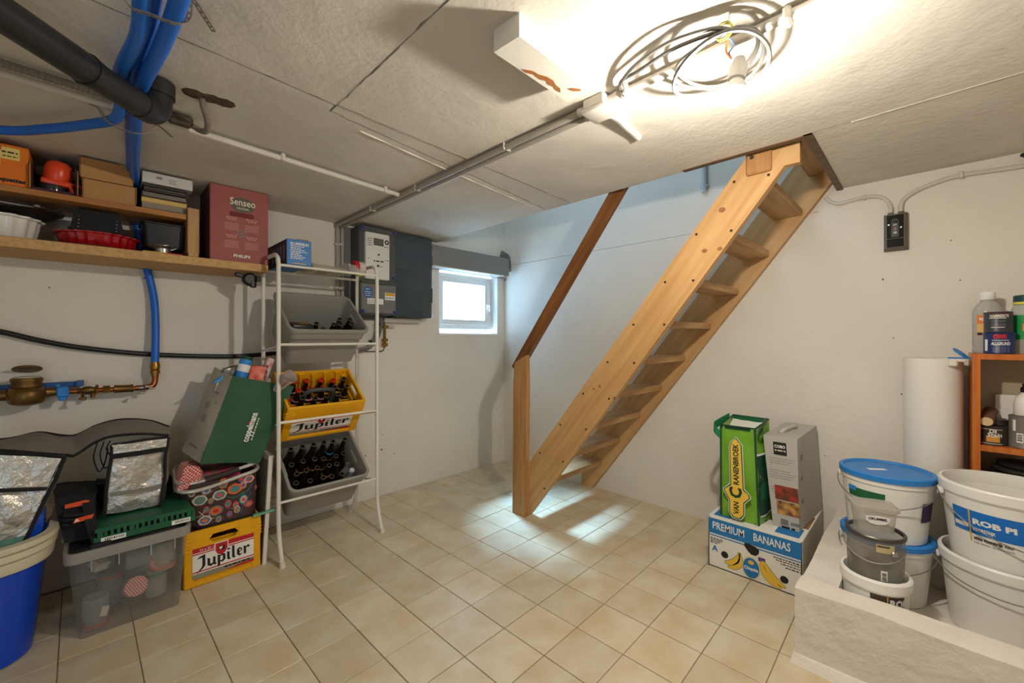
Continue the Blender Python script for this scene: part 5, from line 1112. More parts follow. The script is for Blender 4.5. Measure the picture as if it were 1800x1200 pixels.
obj('strap', B().ribbon([(-2.838, -.578, .362), (-2.848, -.545, .40), (-2.862, -.50, .455), (-2.87, -.44, .52)], (1, 0, 0), .034, .003), BLACK_CLOTH, bkb)
obj('buckle', B().bx(-2.862, -2.80, -.585, -.572, .352, .374, .004), BLACK, bkb)
lidk = single('black_box_lid', B().loft([cq(.36, .38, .03, .340), cq(.37, .388, .03, .352), cq(.35, .37, .03, .361)]), BLACK, 'flat black lid lying in the rim of the clear box', 'lid')
# folded green crate
gc = thing('folding_crate', 'folded dark green crate with two white labels on the clear box', 'crate', (-2.69, -.42, .365))
GP = M('crate_green', (22, 88, 56), .5)
gx0, gx1, gy0, gy1, gz = -2.853, -2.522, -.575, -.27, .366
b = B(); b.bx(gx0, gx1, gy0 + .006, gy1, gz, gz + .012, .002); b.bx(gx0 + .01, gx1 - .01, gy0 + .02, gy1, gz + .048, gz + .058, .002)
obj('panel', b, GP, gc)
b = B(); b.bx(gx0, gx1, gy0, gy0 + .012, gz, gz + .026, .002); obj('front_rail', b, GP, gc)
obj('front_rail', B().bx(gx0 + .004, gx1 - .004, gy0 + .004, gy0 + .014, gz + .043, gz + .060, .002), GP, gc)
for k in range(17):
    x = gx0 + .012 + k * .0192; obj('slat', B().bx(x, x + .010 + (.006 if k % 5 == 0 else 0), gy0 + .003, gy0 + .014, gz + .024, gz + .046), GP, gc)
obj('core', B().bx(gx0 + .01, gx1 - .01, gy0 + .03, gy1 - .01, gz + .012, gz + .05), M('crate_green_deep', (12, 50, 34), .6), gc)
for x0_, wdt in ((gx0 + .022, .075), (gx1 - .085, .066)):
    lb = decal('label', V((x0_, gy0, gz + .003)), X_, Z_, rect(0, wdt, 0, .019), WHITE, gc, .0004)
    lines('barcode', V((x0_, gy0, gz + .003)), X_, Z_, [(.012, wdt - .004, .006, .009)], INK, lb, .0011)
# silver insulated double bag
sv = thing('silver_double_bag', 'silver insulated double pannier bag, two pouches joined by a flap', 'bag', (-2.85, -.4, .45))
SIL = M('silver_sheet', (190, 185, 176), .33, .7, bump=(7, .9, .04), bump2=(18, .45, .012)); SILG = M('grey_lining', (134, 128, 120), .5, .3, bump=(10, .35, .02))
pipe_m = BLACK_CLOTH
def pouch(c8, label):
    p = obj('pouch', B().soft(c8, 12, .012, 9, .06, bulge=.07), SIL, sv)
    c8 = [V(c) for c in c8]; off = V((0, -.010, 0))
    for a, c in ((0, 4), (1, 5), (4, 5)):
        pts = [c8[a].lerp(c8[c], t / 8) + off + noise.noise_vector(c8[a].lerp(c8[c], t / 8) * 9) * .006 for t in range(9)]
        obj('piping', B().tube(pts, .0065, 7, smooth=3), pipe_m, p)
    return p, c8
c2 = [(-2.822, -.44, .438), (-2.632, -.44, .430), (-2.60, -.30, .432), (-2.80, -.30, .44), (-2.795, -.43, .735), (-2.607, -.43, .735), (-2.585, -.29, .745), (-2.77, -.29, .75)]
pp, k8 = pouch(c2, '')
def on_front(k8, a, c, out=.018):
    lo = k8[0].lerp(k8[1], a); hi = k8[4].lerp(k8[5], a); p = lo.lerp(hi, c); n_ = (k8[1] - k8[0]).cross(k8[4] - k8[0]).normalized(); return p + n_ * (out + .012 * math.sin(PI * a) * math.sin(PI * c))
def band(k8, c0, c1, mat, name, a0=0.0, a1=1.0, out=.018):
    b = B(); b.sheet([[on_front(k8, a0 + (a1 - a0) * i / 8, c0 + (c1 - c0) * j / 2, out) + noise.noise_vector(V((i, j, c0 * 9)) * .7) * .002 for j in range(3)] for i in range(9)])
    return obj(name, b, mat, pp)
band(k8, .80, .87, BLACK_CLOTH, 'top_strip'); band(k8, .26, .32, SILG, 'reflective_strip', .06, .94, .020)
b = B(); b.sheet([[on_front(k8, i / 8, .872 + .13 * j / 2, .016) for j in range(3)] for i in range(9)]); obj('top_band', b, SIL, pp)
c1 = [(-3.30, -.54, .425), (-3.045, -.54, .415), (-3.03, -.40, .425), (-3.28, -.40, .43), (-3.20, -.50, .800), (-2.930, -.50, .725), (-2.925, -.36, .74), (-3.18, -.36, .80)]
pp, k8b = pouch(c1, '')
band(k8b, .62, .66, BLACK_CLOTH, 'top_strip', .0, .97)
b = B(); b.sheet([[on_front(k8b, .02 + .94 * i / 8, .665 + .32 * j / 3, .024) + noise.noise_vector(V((i, j, 3.3)) * .6) * .004 for j in range(4)] for i in range(9)]); obj('pocket_flap', b, SIL, pp)
upl = [(-3.19, -.34, .80), (-3.094, -.26, .785), (-3.02, -.24, .794), (-2.95, -.24, .770), (-2.905, -.24, .765), (-2.84, -.24, .799), (-2.759, -.24, .814), (-2.66, -.24, .795), (-2.585, -.27, .757)]
lwl = [(-3.19, -.505, .805), (-3.075, -.50, .775), (-3.0, -.495, .750), (-2.932, -.48, .727), (-2.905, -.45, .716), (-2.850, -.43, .752), (-2.795, -.43, .771), (-2.70, -.44, .768), (-2.605, -.445, .747)]
U1, L1 = spline([V(p) for p in upl], 5), spline([V(p) for p in lwl], 5)
obj('connecting_flap', B().sheet([[u_.lerp(l_, t / 6) + Z_ * (.012 * math.sin(PI * t / 6)) + noise.noise_vector(u_.lerp(l_, t / 6) * 11) * .006 for t in range(7)] for u_, l_ in zip(U1, L1)]), SILG, sv, label='grey flap joining the two silver pouches')
obj('piping', B().tube(L1, .006, 7), pipe_m, sv); obj('piping', B().tube(U1, .005, 7), pipe_m, sv)
for k, (x, s_) in enumerate(((-2.84, .13), (-2.82, .12), (-2.80, .07))):
    obj('cord', B().tube([(x, -.42, .752), (x - .012, -.415, .752 - s_ * .5), (x + .004, -.41, .752 - s_), (x + .022, -.41, .752 - s_ * .75), (x + .032, -.42, .72)], .0026, 6, smooth=5), BLACK_CLOTH, sv)

# ------------------------------------------------------------------ banana box with shop bag and carton
bn = thing('banana_box', 'white and blue banana carton on the tiles by the right wall', 'box', (-.3, -2.34, 0))
BWC = M('box_white', (226, 222, 212), .7); BBL = M('box_blue', (34, 116, 176), .6)
bx0, bx1, by0, by1, bh = -.552, -.04, -2.545, -2.128, .262
t_ = .006
b = B(); b.bx(bx0, bx0 + t_, by0, by1, 0, bh, .001); b.bx(bx1 - t_, bx1, by0, by1, 0, bh); b.bx(bx0, bx1, by0, by0 + t_, 0, bh); b.bx(bx0, bx1, by1 - t_, by1, 0, bh); b.bx(bx0, bx1, by0, by1, 0, .006)
obj('carton', b, BWC, bn)
obj('top_flap', B().bx(bx0 + .001, bx0 + .16, by0 + .001, by1 - .001, bh - .001, bh + .003), BWC, bn); obj('top_flap', B().bx(bx1 - .16, bx1, by0 + .001, by1 - .001, bh - .001, bh + .003), BWC, bn)
obj('top_flap', B().bx(bx0 + .16, bx1 - .16, by0 + .001, by1 - .001, bh - .006, bh - .002), CARTON_IN, bn)
for (a0, a1) in ((.02, .10), (.30, .40)): decal('blue_patch', V((bx0, by1, bh + .003)), -Y_, X_, rect(a0, a1, .02, .14), BBL, bn, .0004)
bo = V((bx0, by1, 0)); bu, bv = -Y_, Z_
decal('blue_band', bo, bu, bv, rect(.003, .414, .176, .254), BBL, bn, .0004); decal('blue_line', bo, bu, bv, rect(.003, .414, .163, .168), BBL, bn, .0004)
SER = MATS['white_print']
text('PREMIUM', .053, bo + bu * .098 + bv * .217, bu, bv, SER, bn, bold=.0006, width=.150, h=.0016); text('BANANAS', .053, bo + bu * .292 + bv * .217, bu, bv, SER, bn, bold=.0006, width=.155, h=.0016)
decal('hand_hole', bo, bu, bv, [(.172, .165), (.192, .138), (.206, .128), (.225, .128), (.238, .142), (.240, .160), (.225, .172), (.19, .178), (.176, .176)], INK, bn, .0012)
text('A', .040, bo + bu * .034 + bv * .098, bu, bv, BBL, bn, bold=.0012)
lines('small_print', bo, bu, bv, [(.012, .075, .148, .004), (.012, .07, .140, .004), (.012, .06, .132, .004), (.012, .05, .124, .004), (.30, .41, .150, .005), (.31, .41, .140, .004), (.33, .41, .128, .004), (.35, .41, .115, .005)], INK, bn)
for a, c in ((.082, .082), (.345, .060)): decal('vent_hole', bo, bu, bv, ellipse(a, c, .017, .017), INK, bn, .0006)
decal('purple_tag', bo, bu, bv, rect(.236, .266, .108, .128), M('tag_purple', (92, 62, 130), .6), bn, .0006)
BAN = M('banana_yellow', (226, 186, 64), .6)
def banana(pts, wds):
    c_ = spline([V((p[0], p[1], 0)) for p in pts], 8); n = len(c_); L_, R_ = [], []
    for i, p in enumerate(c_):
        d_ = (c_[min(i + 1, n - 1)] - c_[max(i - 1, 0)]).normalized(); f = i / (n - 1) * (len(wds) - 1); k = min(int(f), len(wds) - 2); w_ = wds[k] + (wds[k + 1] - wds[k]) * (f - k)
        L_.append((p.x - d_.y * w_, p.y + d_.x * w_)); R_.append((p.x + d_.y * w_, p.y - d_.x * w_))
    return L_ + R_[::-1]
def quads(name, o, u, v, poly, mat, par, h):
    n = len(poly) // 2; b = B(); nn = V(u).cross(V(v)).normalized()
    b.sheet([[o + u * q[0] + v * q[1] + nn * h for q in (poly[i], poly[-1 - i])] for i in range(n)]); return obj(name, b, mat, par)
for (pts, wds) in [([(.150, .118), (.148, .098), (.135, .070), (.110, .052), (.080, .046)], (.004, .008, .014, .013, .003)), ([(.152, .116), (.156, .090), (.150, .058), (.128, .036), (.096, .026)], (.004, .007, .014, .013, .003)),
                   ([(.250, .112), (.252, .085), (.268, .052), (.298, .026), (.335, .014)], (.004, .009, .014, .013, .003)), ([(.254, .114), (.268, .096), (.290, .064), (.318, .040), (.352, .022)], (.004, .008, .012, .011, .003))]:
    quads('banana_line', bo, bu, bv, banana(pts, [q + .0016 for q in wds]), INK, bn, .0010); quads('banana_print', bo, bu, bv, banana(pts, wds), BAN, bn, .0014)
decal('oval', bo, bu, bv, ellipse(.205, .062, .041, .054, 32), M('oval_yellow', (222, 190, 90), .6), bn, .0018); decal('oval', bo, bu, bv, ellipse(.205, .062, .0385, .0515, 32), WHITE, bn, .0024); decal('oval', bo, bu, bv, ellipse(.205, .062, .0365, .0495, 32), BBL, bn, .003)
text('Chiquita', .021, bo + bu * .205 + bv * .058, bu, bv, WHITE, bn, bold=.0006, width=.064, h=.0042)
decal('leaf_mark', bo, bu, bv, ellipse(.205, .089, .014, .010, 12), BAN, bn, .0038)

vb = thing('shop_bag', 'bright green woven shop bag standing on the banana box', 'bag', (-.45, -2.27, .265))
LIME = M('lime_woven', (112, 164, 48), .35, bump=(14, .35, .008)); DKG = M('dark_green_print', (22, 92, 56), .4, bump=(14, .35, .008)); BTL = M('bottle_green', (18, 62, 44), .4)
v8 = [(-.505, -2.178, .266), (-.515, -2.358, .266), (-.33, -2.378, .266), (-.33, -2.16, .266), (-.475, -2.166, .735), (-.50, -2.335, .742), (-.30, -2.350, .765), (-.29, -2.17, .765)]
v8 = [V(p) for p in v8]
def bl_(q, a, c): return q[0].lerp(q[1], a).lerp(q[2].lerp(q[3], a), c)
def bagwall(name, q, mat, out, na=12, nc=20, amp=.014):
    n_ = (q[1] - q[0]).cross(q[2] - q[0]).normalized() * out
    def f(a, c): return bl_(q, a, c) + n_ * (.014 * math.sin(PI * a) * math.sin(PI * min(1, c * 1.0)) + (amp * noise.noise(V((a * 3.3 + out, c * 4.7, 2.2))) if 0 < a < 1 else 0))
    obj(name, B().sheet([[f(i / na, j / nc) for j in range(nc + 1)] for i in range(na + 1)]), mat, vb)
    return f
fr = bagwall('front_panel', [v8[0], v8[1], v8[4], v8[5]], LIME, 1)
q_ = [v8[1], v8[2], v8[5], v8[6]]
sd2 = bagwall('side_panel', q_, LIME, 1, amp=.014)
sd3 = bagwall('side_panel', [v8[3], v8[0], v8[7], v8[4]], LIME, 1, amp=.014)
bagwall('back_panel', [v8[2], v8[3], v8[6], v8[7]], DKG, 1)
obj('inner_lining', B().sheet([[bl_([v8[4].lerp(v8[5], .5) * 0 + v8[4], v8[5], v8[7], v8[6]], i / 6, j / 6) + V((0, 0, -.02 - .02 * math.sin(PI * j / 6))) for j in range(7)] for i in range(7)]), M('white_lining', (226, 224, 214), .5), vb)
obj('bottom', B().sheet([[bl_([v8[0], v8[1], v8[3], v8[2]], i, j) for j in (0, 1)] for i in (0, 1)]), DKG, vb)
def on(fn, name, cells, mat, h=.002):
    b = B(); a0, a1, c0, c1 = cells; na, nc = 6, max(2, int((c1 - c0) * 16)); e_ = .01
    def g(a, c):
        p = fn(a, c); du_ = fn(min(1, a + e_), c) - fn(max(0, a - e_), c); dv_ = fn(a, min(1, c + e_)) - fn(a, max(0, c - e_)); return p + du_.cross(dv_).normalized() * h
    b.sheet([[g(a0 + (a1 - a0) * i / na, c0 + (c1 - c0) * j / nc) for j in range(nc + 1)] for i in range(na + 1)])
    return obj(name, b, mat, vb)
on(sd2, 'photo_print', (.02, .96, .08, .72), BTL); on(sd2, 'photo_print', (.1, .9, .25, .42), DKG, .003); on(sd2, 'white_band', (.02, .98, .705, .725), WHITE, .0035); on(sd2, 'photo_print', (.62, .95, .34, .5), M('photo_blue', (120, 150, 190), .5), .004); on(sd2, 'photo_print', (.62, .95, .22, .34), M('photo_orange', (200, 120, 60), .5), .004); on(sd2, 'white_band', (.02, .98, .085, .10), WHITE, .0035)
on(sd3, 'photo_print', (.02, .98, .1, .8), BTL); on(sd3, 'white_band', (.02, .98, .79, .81), WHITE, .003)
on(fr, 'hem', (0, 1, .965, 1), BTL)
for fn, cells in ((fr, 0), (fr, 1)): obj('piping', B().tube([fr(cells, j / 14) + V((-.003, 0, 0)) for j in range(15)], .0045, 6), BTL, vb)
obj('hem_piping', B().tube([v8[4], v8[5], v8[6], v8[7]], .004, 6, True), BTL, vb)
obj('handle', B().ribbon([v8[7] + V((-.05, .004, -.005)), v8[7].lerp(v8[4], .55) + V((0, .016, .0)), v8[4] + V((.03, .03, -.002)), v8[4] + V((-.005, .034, -.012)), v8[4] + V((-.022, .018, -.03)), v8[4] + V((-.012, .0, -.05))], (.1, 0, 1), .042, .003), M('mid_green', (24, 118, 72), .4), vb)
obj('handle', B().ribbon([v8[6] + V((-.05, .0, .0)), v8[5].lerp(v8[6], .3) + V((0, -.016, .012)), v8[5] + V((.02, -.032, .006)), v8[5] + V((-.006, -.022, -.02)), v8[5] + V((.02, -.012, -.05))], (.1, 0, 1), .03, .003), BTL, vb)
# yellow plaque with the lettering read upwards
fo = fr(.5, .5) ; fu = (fr(.9, .5) - fr(.1, .5)).normalized(); fv = (fr(.5, .9) - fr(.5, .1)).normalized(); fo = fo + fu.cross(fv).normalized() * .014
pl_ = lambda k: [(-.012 - k, -.215 - k), (.012 + k, -.215 - k), (.030 + k, -.195), (.031 + k, -.135 - k * .5), (.058 + k * 1.2, -.105), (.055 + k, -.090), (.030 + k, -.075 + k), (.024 + k, .150), (.0 + k * .4, .178 + k * 1.2), (-.016 - k, .160), (-.024 - k, .130), (-.022 - k, -.060 + k), (-.056 - k * 1.2, -.088), (-.030 - k, -.135 - k * .5), (-.030 - k, -.195)]
decal('plaque', fo, fu, fv, pl_(.009), WHITE, vb, .0); decal('plaque', fo, fu, fv, pl_(.006), DKG, vb, .0008); decal('plaque', fo, fu, fv, pl_(.001), M('plaque_yellow', (230, 188, 70), .5), vb, .0016)
text('VAN', .036, fo + fv * -.168 , fv, -fu, BTL, vb, bold=.0010, width=.062, h=.003); text('C', .080, fo + fv * -.094, fv, -fu, BTL, vb, bold=.003, h=.003, width=.052); text('RANENBROEK', .036, fo + fv * .048 + fu * .002, fv, -fu, BTL, vb, bold=.0010, width=.205, h=.003)

co = thing('appliance_carton', 'tall silver-grey appliance carton with plastic handle on the banana box', 'box', (-.25, -2.45, .265))
GCM = M('silver_card', (182, 178, 170), .5, nz=(5, .08))
c8 = [V(p) for p in [(-.455, -2.405, .2655), (-.455, -2.515, .2655), (-.045, -2.545, .2655), (-.045, -2.405, .2655), (-.45, -2.360, .705), (-.45, -2.505, .705), (-.05, -2.520, .715), (-.05, -2.372, .715)]]
obj('carton', B().loft([c8[:4], c8[4:]]), GCM, co)
co0 = c8[0]; cu = (c8[1] - c8[0]).normalized(); cv_ = (c8[4] - c8[0]).normalized(); cv_ = (cv_ - cu * cv_.dot(cu)).normalized()
lowx = lambda c: -.105 * c / 1.0 * .18
co0 = c8[4]  # work down from the top left corner of the front face
tu_ = (c8[5] - c8[4]).normalized(); tv_ = (c8[0].lerp(c8[1], .5) - c8[4].lerp(c8[5], .5)).normalized() * -1
decal('brand_panel', co0, tu_, tv_, rect(.042, .098, -.085, -.022), INK, co, .0006)
text('COBO', .020, co0 + tu_ * .070 + tv_ * -.044, tu_, tv_, WHITE, co, bold=.0006, width=.046, h=.002); lines('small_print', co0, tu_, tv_, [(.048, .094, -.066, .006)], OFFWHITE, co, .0016)
lines('small_print', co0, tu_, tv_, [(.02, .13 - .01 * (i % 3), -.105 - .012 * i, .0035) for i in (0, 1, 2, 5, 6, 7, 8, 12, 13, 14)], GREY_INK, co)
FD = M('food_photo', (62, 46, 38), .5, nz=(28, .5, 2), col2=(160, 60, 40)); FD2 = M('food_photo_warm', (58, 42, 34), .5, nz=(34, .5, 2), col2=(206, 150, 80))
decal('photo', co0, tu_, tv_, rect(.036, .134, -.305, -.235), FD, co, .0006); decal('photo', co0, tu_, tv_, rect(.040, .136, -.375, -.310), FD2, co, .0006)
for a, c, r_ in ((.058, -.262, .007), (.112, -.285, .008), (.062, -.248, .005)): decal('radish', co0, tu_, tv_, ellipse(a, c, r_, r_, 12), RED, co, .0014)
lines('barcode', co0, tu_, tv_, [(.052, .086, -.425, .028), (.095, .13, -.418, .014)], INK, co); lines('marks', co0, tu_, tv_, [(.055, .12, -.440, .010)], INK, co)
obj('handle', B().tube([c8[4].lerp(c8[6], .38) + V((-.05, .01, .0)), c8[4].lerp(c8[6], .42) + V((-.03, .0, .018)), c8[4].lerp(c8[6], .55) + V((.03, .0, .020)), c8[4].lerp(c8[6], .6) + V((.05, .01, .0))], .010, 8, smooth=5), see_through('handle_film', (220, 218, 210), .3, .1, .2), co)
obj('top_lid', B().loft([[p + V((0, 0, .0)) for p in c8[4:]], [p + V((0, 0, .004)) for p in c8[4:]]]), GCM, co)
for k, c_ in enumerate((.78, .55, .3)): 
    p = c8[1].lerp(c8[5], c_).lerp(c8[2].lerp(c8[6], c_), .16)
    obj('slot', B().box(p + V((0, -.001, 0)), (.03, .002, .02 if k else .03), .0005), GREY_INK, co)

# ------------------------------------------------------------------ plastered plinth with buckets
b = B()
def rough_box(b, x0, x1, y0, y1, z0, z1, sd_):
    b.soft([(x0, y1, z0), (x0, y0, z0), (x1, y0, z0), (x1, y1, z0), (x0, y1, z1), (x0, y0, z1), (x1, y0, z1), (x1, y1, z1)], 22, .006, 5.5, .0)
pl = structure('trim_1', B(), PLINTH)
pl['label'] = 'low white plastered kerb around the paint buckets'
bf = B(); rough_box(bf, -1.0, -.885, -4.3, -2.60, -.002, .268, 1); obj('kerb', bf, PLINTH, pl)
bs = B(); rough_box(bs, -.90, .0, -2.715, -2.602, -.002, .265, 2); obj('kerb', bs, PLINTH, pl)
obj('base', B().bx(-.90, 0, -4.3, -2.70, 0, .088), PLINTH, pl)
obj('kerb_foot', B().soft([(-1.035, -2.59, -.001), (-1.035, -4.3, -.001), (-.99, -4.3, -.001), (-.99, -2.59, -.001), (-1.012, -2.595, .028), (-1.012, -4.3, .028), (-.99, -4.3, .028), (-.99, -2.595, .028)], 20, .004, 7, 0), PLINTH, pl)
ZI = .088
BW = M('bucket_white', (235, 232, 224), .4); LIDB = M('lid_blue', (40, 128, 206), .4); 
def cyl_sheet(c, r0, r1, z0, z1, zb, zt, t0, t1, h=.0015, n=16):
    """strip on a tapered wall whose radius runs r0..r1 between zb..zt"""
    rad = lambda z: r0 + (r1 - r0) * (z - zb) / (zt - zb) + h
    return B().sheet([[(c[0] + rad(z) * math.cos(t0 + (t1 - t0) * i / n), c[1] + rad(z) * math.sin(t0 + (t1 - t0) * i / n), z) for z in (z0, (z0 + z1) / 2, z1)] for i in range(n + 1)])
def cyl_text(body, size, c, rad, z, th, mat, parent, width=None, bold=0.0, h=.0025, align='LEFT', shear=0.0):
    """lettering wrapped on an upright round wall; th = angle of its anchor"""
    f = bpy.data.curves.new('t', 'FONT'); f.body = body; f.size = size; f.align_x = align; f.align_y = 'CENTER'; f.offset = bold; f.resolution_u = 2; f.shear = shear
    t = bpy.data.objects.new('t', f); COL.objects.link(t)
    me = bpy.data.meshes.new_from_object(t.evaluated_get(bpy.context.evaluated_depsgraph_get()))
    bpy.data.objects.remove(t); bpy.data.curves.remove(f)
    xs_ = [q.co.x for q in me.vertices]; k = width / (max(xs_) - min(xs_)) if width else 1
    for q in me.vertices:
        zz = z + q.co.y; R = rad(zz); a = th + q.co.x * k / R
        q.co = (c[0] + (R + h) * math.cos(a), c[1] + (R + h) * math.sin(a), zz)
    me.transform(WM[parent.name].inverted()); me.materials.append(mat)
    o = bpy.data.objects.new('lettering', me); COL.objects.link(o); o.parent = parent; WM[o.name] = WM[parent.name]; return o
def bucket(label, c, z, H, rb, rt, lid=None, lid_mat=None, handle=None, mat=BW, name='paint_bucket', group=None, open_rim=False):
    t = thing(name, label, 'bucket', (c[0], c[1], z), group)
    obj('body', B().lathe([(0, .004), (rb - .006, .004), (rb - .004, 0), (rb, .004), (rt, H - .045), (rt + .004, H - .044), (rt + .005, H - .010), (rt - .002, H - .008), (rt - .004, H - .05), (rb - .004, .008), (0, .008)], (c[0], c[1], z), 48), mat, t)
    lm = lid_mat or mat
    if lid: obj('lid', B().lathe([(rt + .002, H - .024), (rt + .010, H - .024), (rt + .011, H - .004), (rt + .007, H), (rt - .004, H), (rt - .009, H - .007), (0, H - .008)], (c[0], c[1], z), 48), lm, t, label=lid if isinstance(lid, str) else None)
    else: obj('rim', B().lathe([(rt + .001, H - .04), (rt + .008, H - .038), (rt + .010, H - .006), (rt + .006, H), (rt - .002, H), (rt - .006, H - .02), (rt - .004, H - .05)], (c[0], c[1], z), 48), lm, t)
    if handle:
        a0, drop, sw2 = handle   # angle the bail hangs towards, depth of hang
        R = rt + .012; pts = []
        for i in range(21):
            s_ = -1 + 2 * i / 20; a = a0 + s_ * PI / 2
            pts.append((c[0] + R * math.cos(a) * (1 + .02), c[1] + R * math.sin(a) * 1.02, z + H - .050 - drop * (1 - abs(s_) ** 1.6)))
        obj('bail', B().tube(pts, .0022, 6), STEEL, t)
        for s_ in (-1, 1):
            a = a0 + s_ * PI / 2; obj('lug', B().box((c[0] + (rt + .008) * math.cos(a), c[1] + (rt + .008) * math.sin(a), z + H - .052), (.016, .022, .024), .004, (0, 0, a)), mat, t)
    return t
bc = (-.39, -2.822)
b1 = bucket('white bucket with a blue rim at the bottom of the blue-lidded pair', bc, ZI, .265, .128, .148, True, LIDB, (PI * .98, .075, 0))
b2 = bucket('white bucket with a blue lid and green label, upper one of the blue-lidded pair', bc, ZI + .258, .280, .130, .152, True, LIDB, (PI * .98, .080, 0))
rb_ = lambda z0, r0, r1, H: (lambda z: r0 + (r1 - r0) * (z - z0 - .004) / (H - .049))
GRL = M('green_label', (26, 96, 60), .5)
obj('green_label', cyl_sheet(bc, .130, .152, ZI + .258 + .165, ZI + .258 + .205, ZI + .262, ZI + .258 + .235, math.radians(128), math.radians(182)), GRL, b2)
obj('label_corner', cyl_sheet(bc, .130, .152, ZI + .258 + .190, ZI + .258 + .210, ZI + .262, ZI + .258 + .235, math.radians(129), math.radians(143), .0024), M('sky_blue', (44, 138, 214), .5), b2)
obj('side_label', cyl_sheet(bc, .130, .152, ZI + .258 + .10, ZI + .258 + .18, ZI + .262, ZI + .258 + .235, math.radians(232), math.radians(262)), M('plum_label', (66, 44, 84), .5), b2)
decal('lid_sticker', V((bc[0] - .01, bc[1] + .03, ZI + .258 + .272)), V((.6, -.8, 0)), V((.8, .6, 0)), rect(-.035, .035, -.012, .012), WHITE, b2, .0005)
rc = (-.425, -3.168)
r1 = bucket('plain white bucket under the printed one at the right edge', rc, ZI, .290, .155, .178, None, None, (math.radians(178), .045, 0))
rimz = ZI + .262
r2 = bucket('white primer bucket with blue printed band at the right edge', rc, rimz, .300, .150, .178, None, None, (math.radians(196), .135, 0))
rf_ = lambda z: .150 + .028 * (z - rimz - .004) / .251
BLP = M('label_blue', (20, 110, 196), .5)
zl0, zl1 = rimz + .130, rimz + .215
obj('blue_label', cyl_sheet(rc, .150, .178, zl0, zl1, rimz + .004, rimz + .255, math.radians(122), math.radians(236), .0015, 24), BLP, r2)
obj('gold_line', cyl_sheet(rc, .150, .178, zl0 - .03, zl1 + .002, rimz + .004, rimz + .255, math.radians(141), math.radians(142.6), .0024, 2), M('gold_line', (206, 170, 80), .5), r2)
obj('logo_stripe', cyl_sheet(rc, .150, .178, zl0 + .016, zl0 + .032, rimz + .004, rimz + .255, math.radians(124), math.radians(140), .0024, 4), WHITE, r2)
cyl_text('ROB PI', .027, rc, rf_, zl0 + .046, math.radians(144.5), WHITE, r2, bold=.0014, width=.108); cyl_text('VOORSTRIJK', .016, rc, rf_, zl0 + .018, math.radians(144.5), WHITE, r2, bold=.0006, width=.060)
cyl_text('witte voorstrijk voor', .018, rc, rf_, zl0 - .014, math.radians(144.5), INK, r2, bold=.0006, width=.100); cyl_text('voor binnen- en buitenwerk', .011, rc, rf_, zl0 - .030, math.radians(144.5), INK, r2, width=.100)
oc_ = (-.785, -2.812)
ro = bucket('small white bucket with brown label nearest the kerb corner', oc_, ZI, .245, .088, .095, None, None, None)
BRL = M('label_brown', (72, 56, 40), .5)
obj('brown_label', cyl_sheet(oc_, .088, .095, ZI + .145, ZI + .197, ZI + .004, ZI + .2, math.radians(176), math.radians(238), .0015, 14), BRL, ro)
obj('gold_line', cyl_sheet(oc_, .088, .095, ZI + .12, ZI + .200, ZI + .004, ZI + .2, math.radians(203.5), math.radians(205.5), .0022, 2), MATS['gold_line'], ro)
cyl_text('ROB', .036, oc_, lambda z: .088 + .007 * (z - ZI) / .2, ZI + .172, math.radians(208), WHITE, ro, bold=.002, width=.06)
cbk = see_through('clear_bucket_wall', (176, 172, 164), .60, .10, .45)
cb2 = thing('clear_bucket', 'see-through grey bucket with printed wall and wire bail on the small white bucket', 'bucket', (oc_[0], oc_[1], ZI + .2))
zc = ZI + .232
obj('wall', B().lathe([(0, .004), (.074, .004), (.078, .0), (.081, .004), (.084, .150)], (oc_[0], oc_[1], zc), 40), cbk, cb2)
obj('rim', B().lathe([(.084, .150), (.088, .150), (.089, .160), (.086, .164), (.080, .162), (.080, .150)], (oc_[0], oc_[1], zc), 40), STEEL_DARK, cb2)
obj('bail', B().tube([(oc_[0] + .088 * math.cos(a) * 1.03, oc_[1] + .088 * math.sin(a) * 1.03, zc + .118 - .045 * math.sin((a - math.radians(95)) / math.radians(165) * PI)) for a in [math.radians(95 + 165 * i / 20) for i in range(21)]], .002, 6), STEEL, cb2)
obj('lug', B().box((oc_[0] + .086 * math.cos(math.radians(222)), oc_[1] + .086 * math.sin(math.radians(222)), zc + .112), (.012, .02, .02), .004, (0, 0, math.radians(222))), STEEL, cb2)
rq = lambda z: .081 + .003 * (z - zc) / .15
for i in range(7): cyl_text('- - -  - - - - -', .007, oc_, rq, zc + .138 - .009 * i, math.radians(150 + i), GREY_INK, cb2, width=.045)
obj('gold_label', cyl_sheet(oc_, .081, .084, zc + .112, zc + .142, zc, zc + .15, math.radians(186), math.radians(222)), M('pale_gold', (190, 172, 128), .4), cb2); obj('brown_bar', cyl_sheet(oc_, .081, .084, zc + .132, zc + .138, zc, zc + .15, math.radians(188), math.radians(212), .0022), BRL, cb2)
obj('code_label', cyl_sheet(oc_, .081, .084, zc + .012, zc + .048, zc, zc + .15, math.radians(195), math.radians(208)), WHITE, cb2)
lines('barcode', V((oc_[0] + .0845 * math.cos(math.radians(201)), oc_[1] + .0845 * math.sin(math.radians(201)), zc + .016)), V((math.sin(math.radians(21)), -math.cos(math.radians(21)), 0)), Z_, [(-.006, .006, 0, .012), (-.006, .006, .015, .012)], INK, cb2, .001)
gt = thing('deli_tub', 'clear deli tub with white oval label on top of the see-through bucket', 'tub', (oc_[0], oc_[1], zc + .165))
tq_ = lambda w_, d_, r_, z: [(p[0] * math.cos(.35) - p[1] * math.sin(.35) + oc_[0] + .005, p[0] * math.sin(.35) + p[1] * math.cos(.35) + oc_[1] + .006, zc + .1655 + z) for p in rrect(d_, w_, r_, z, 5)]
DT = see_through('deli_plastic', (228, 224, 216), .52, .1, .5)
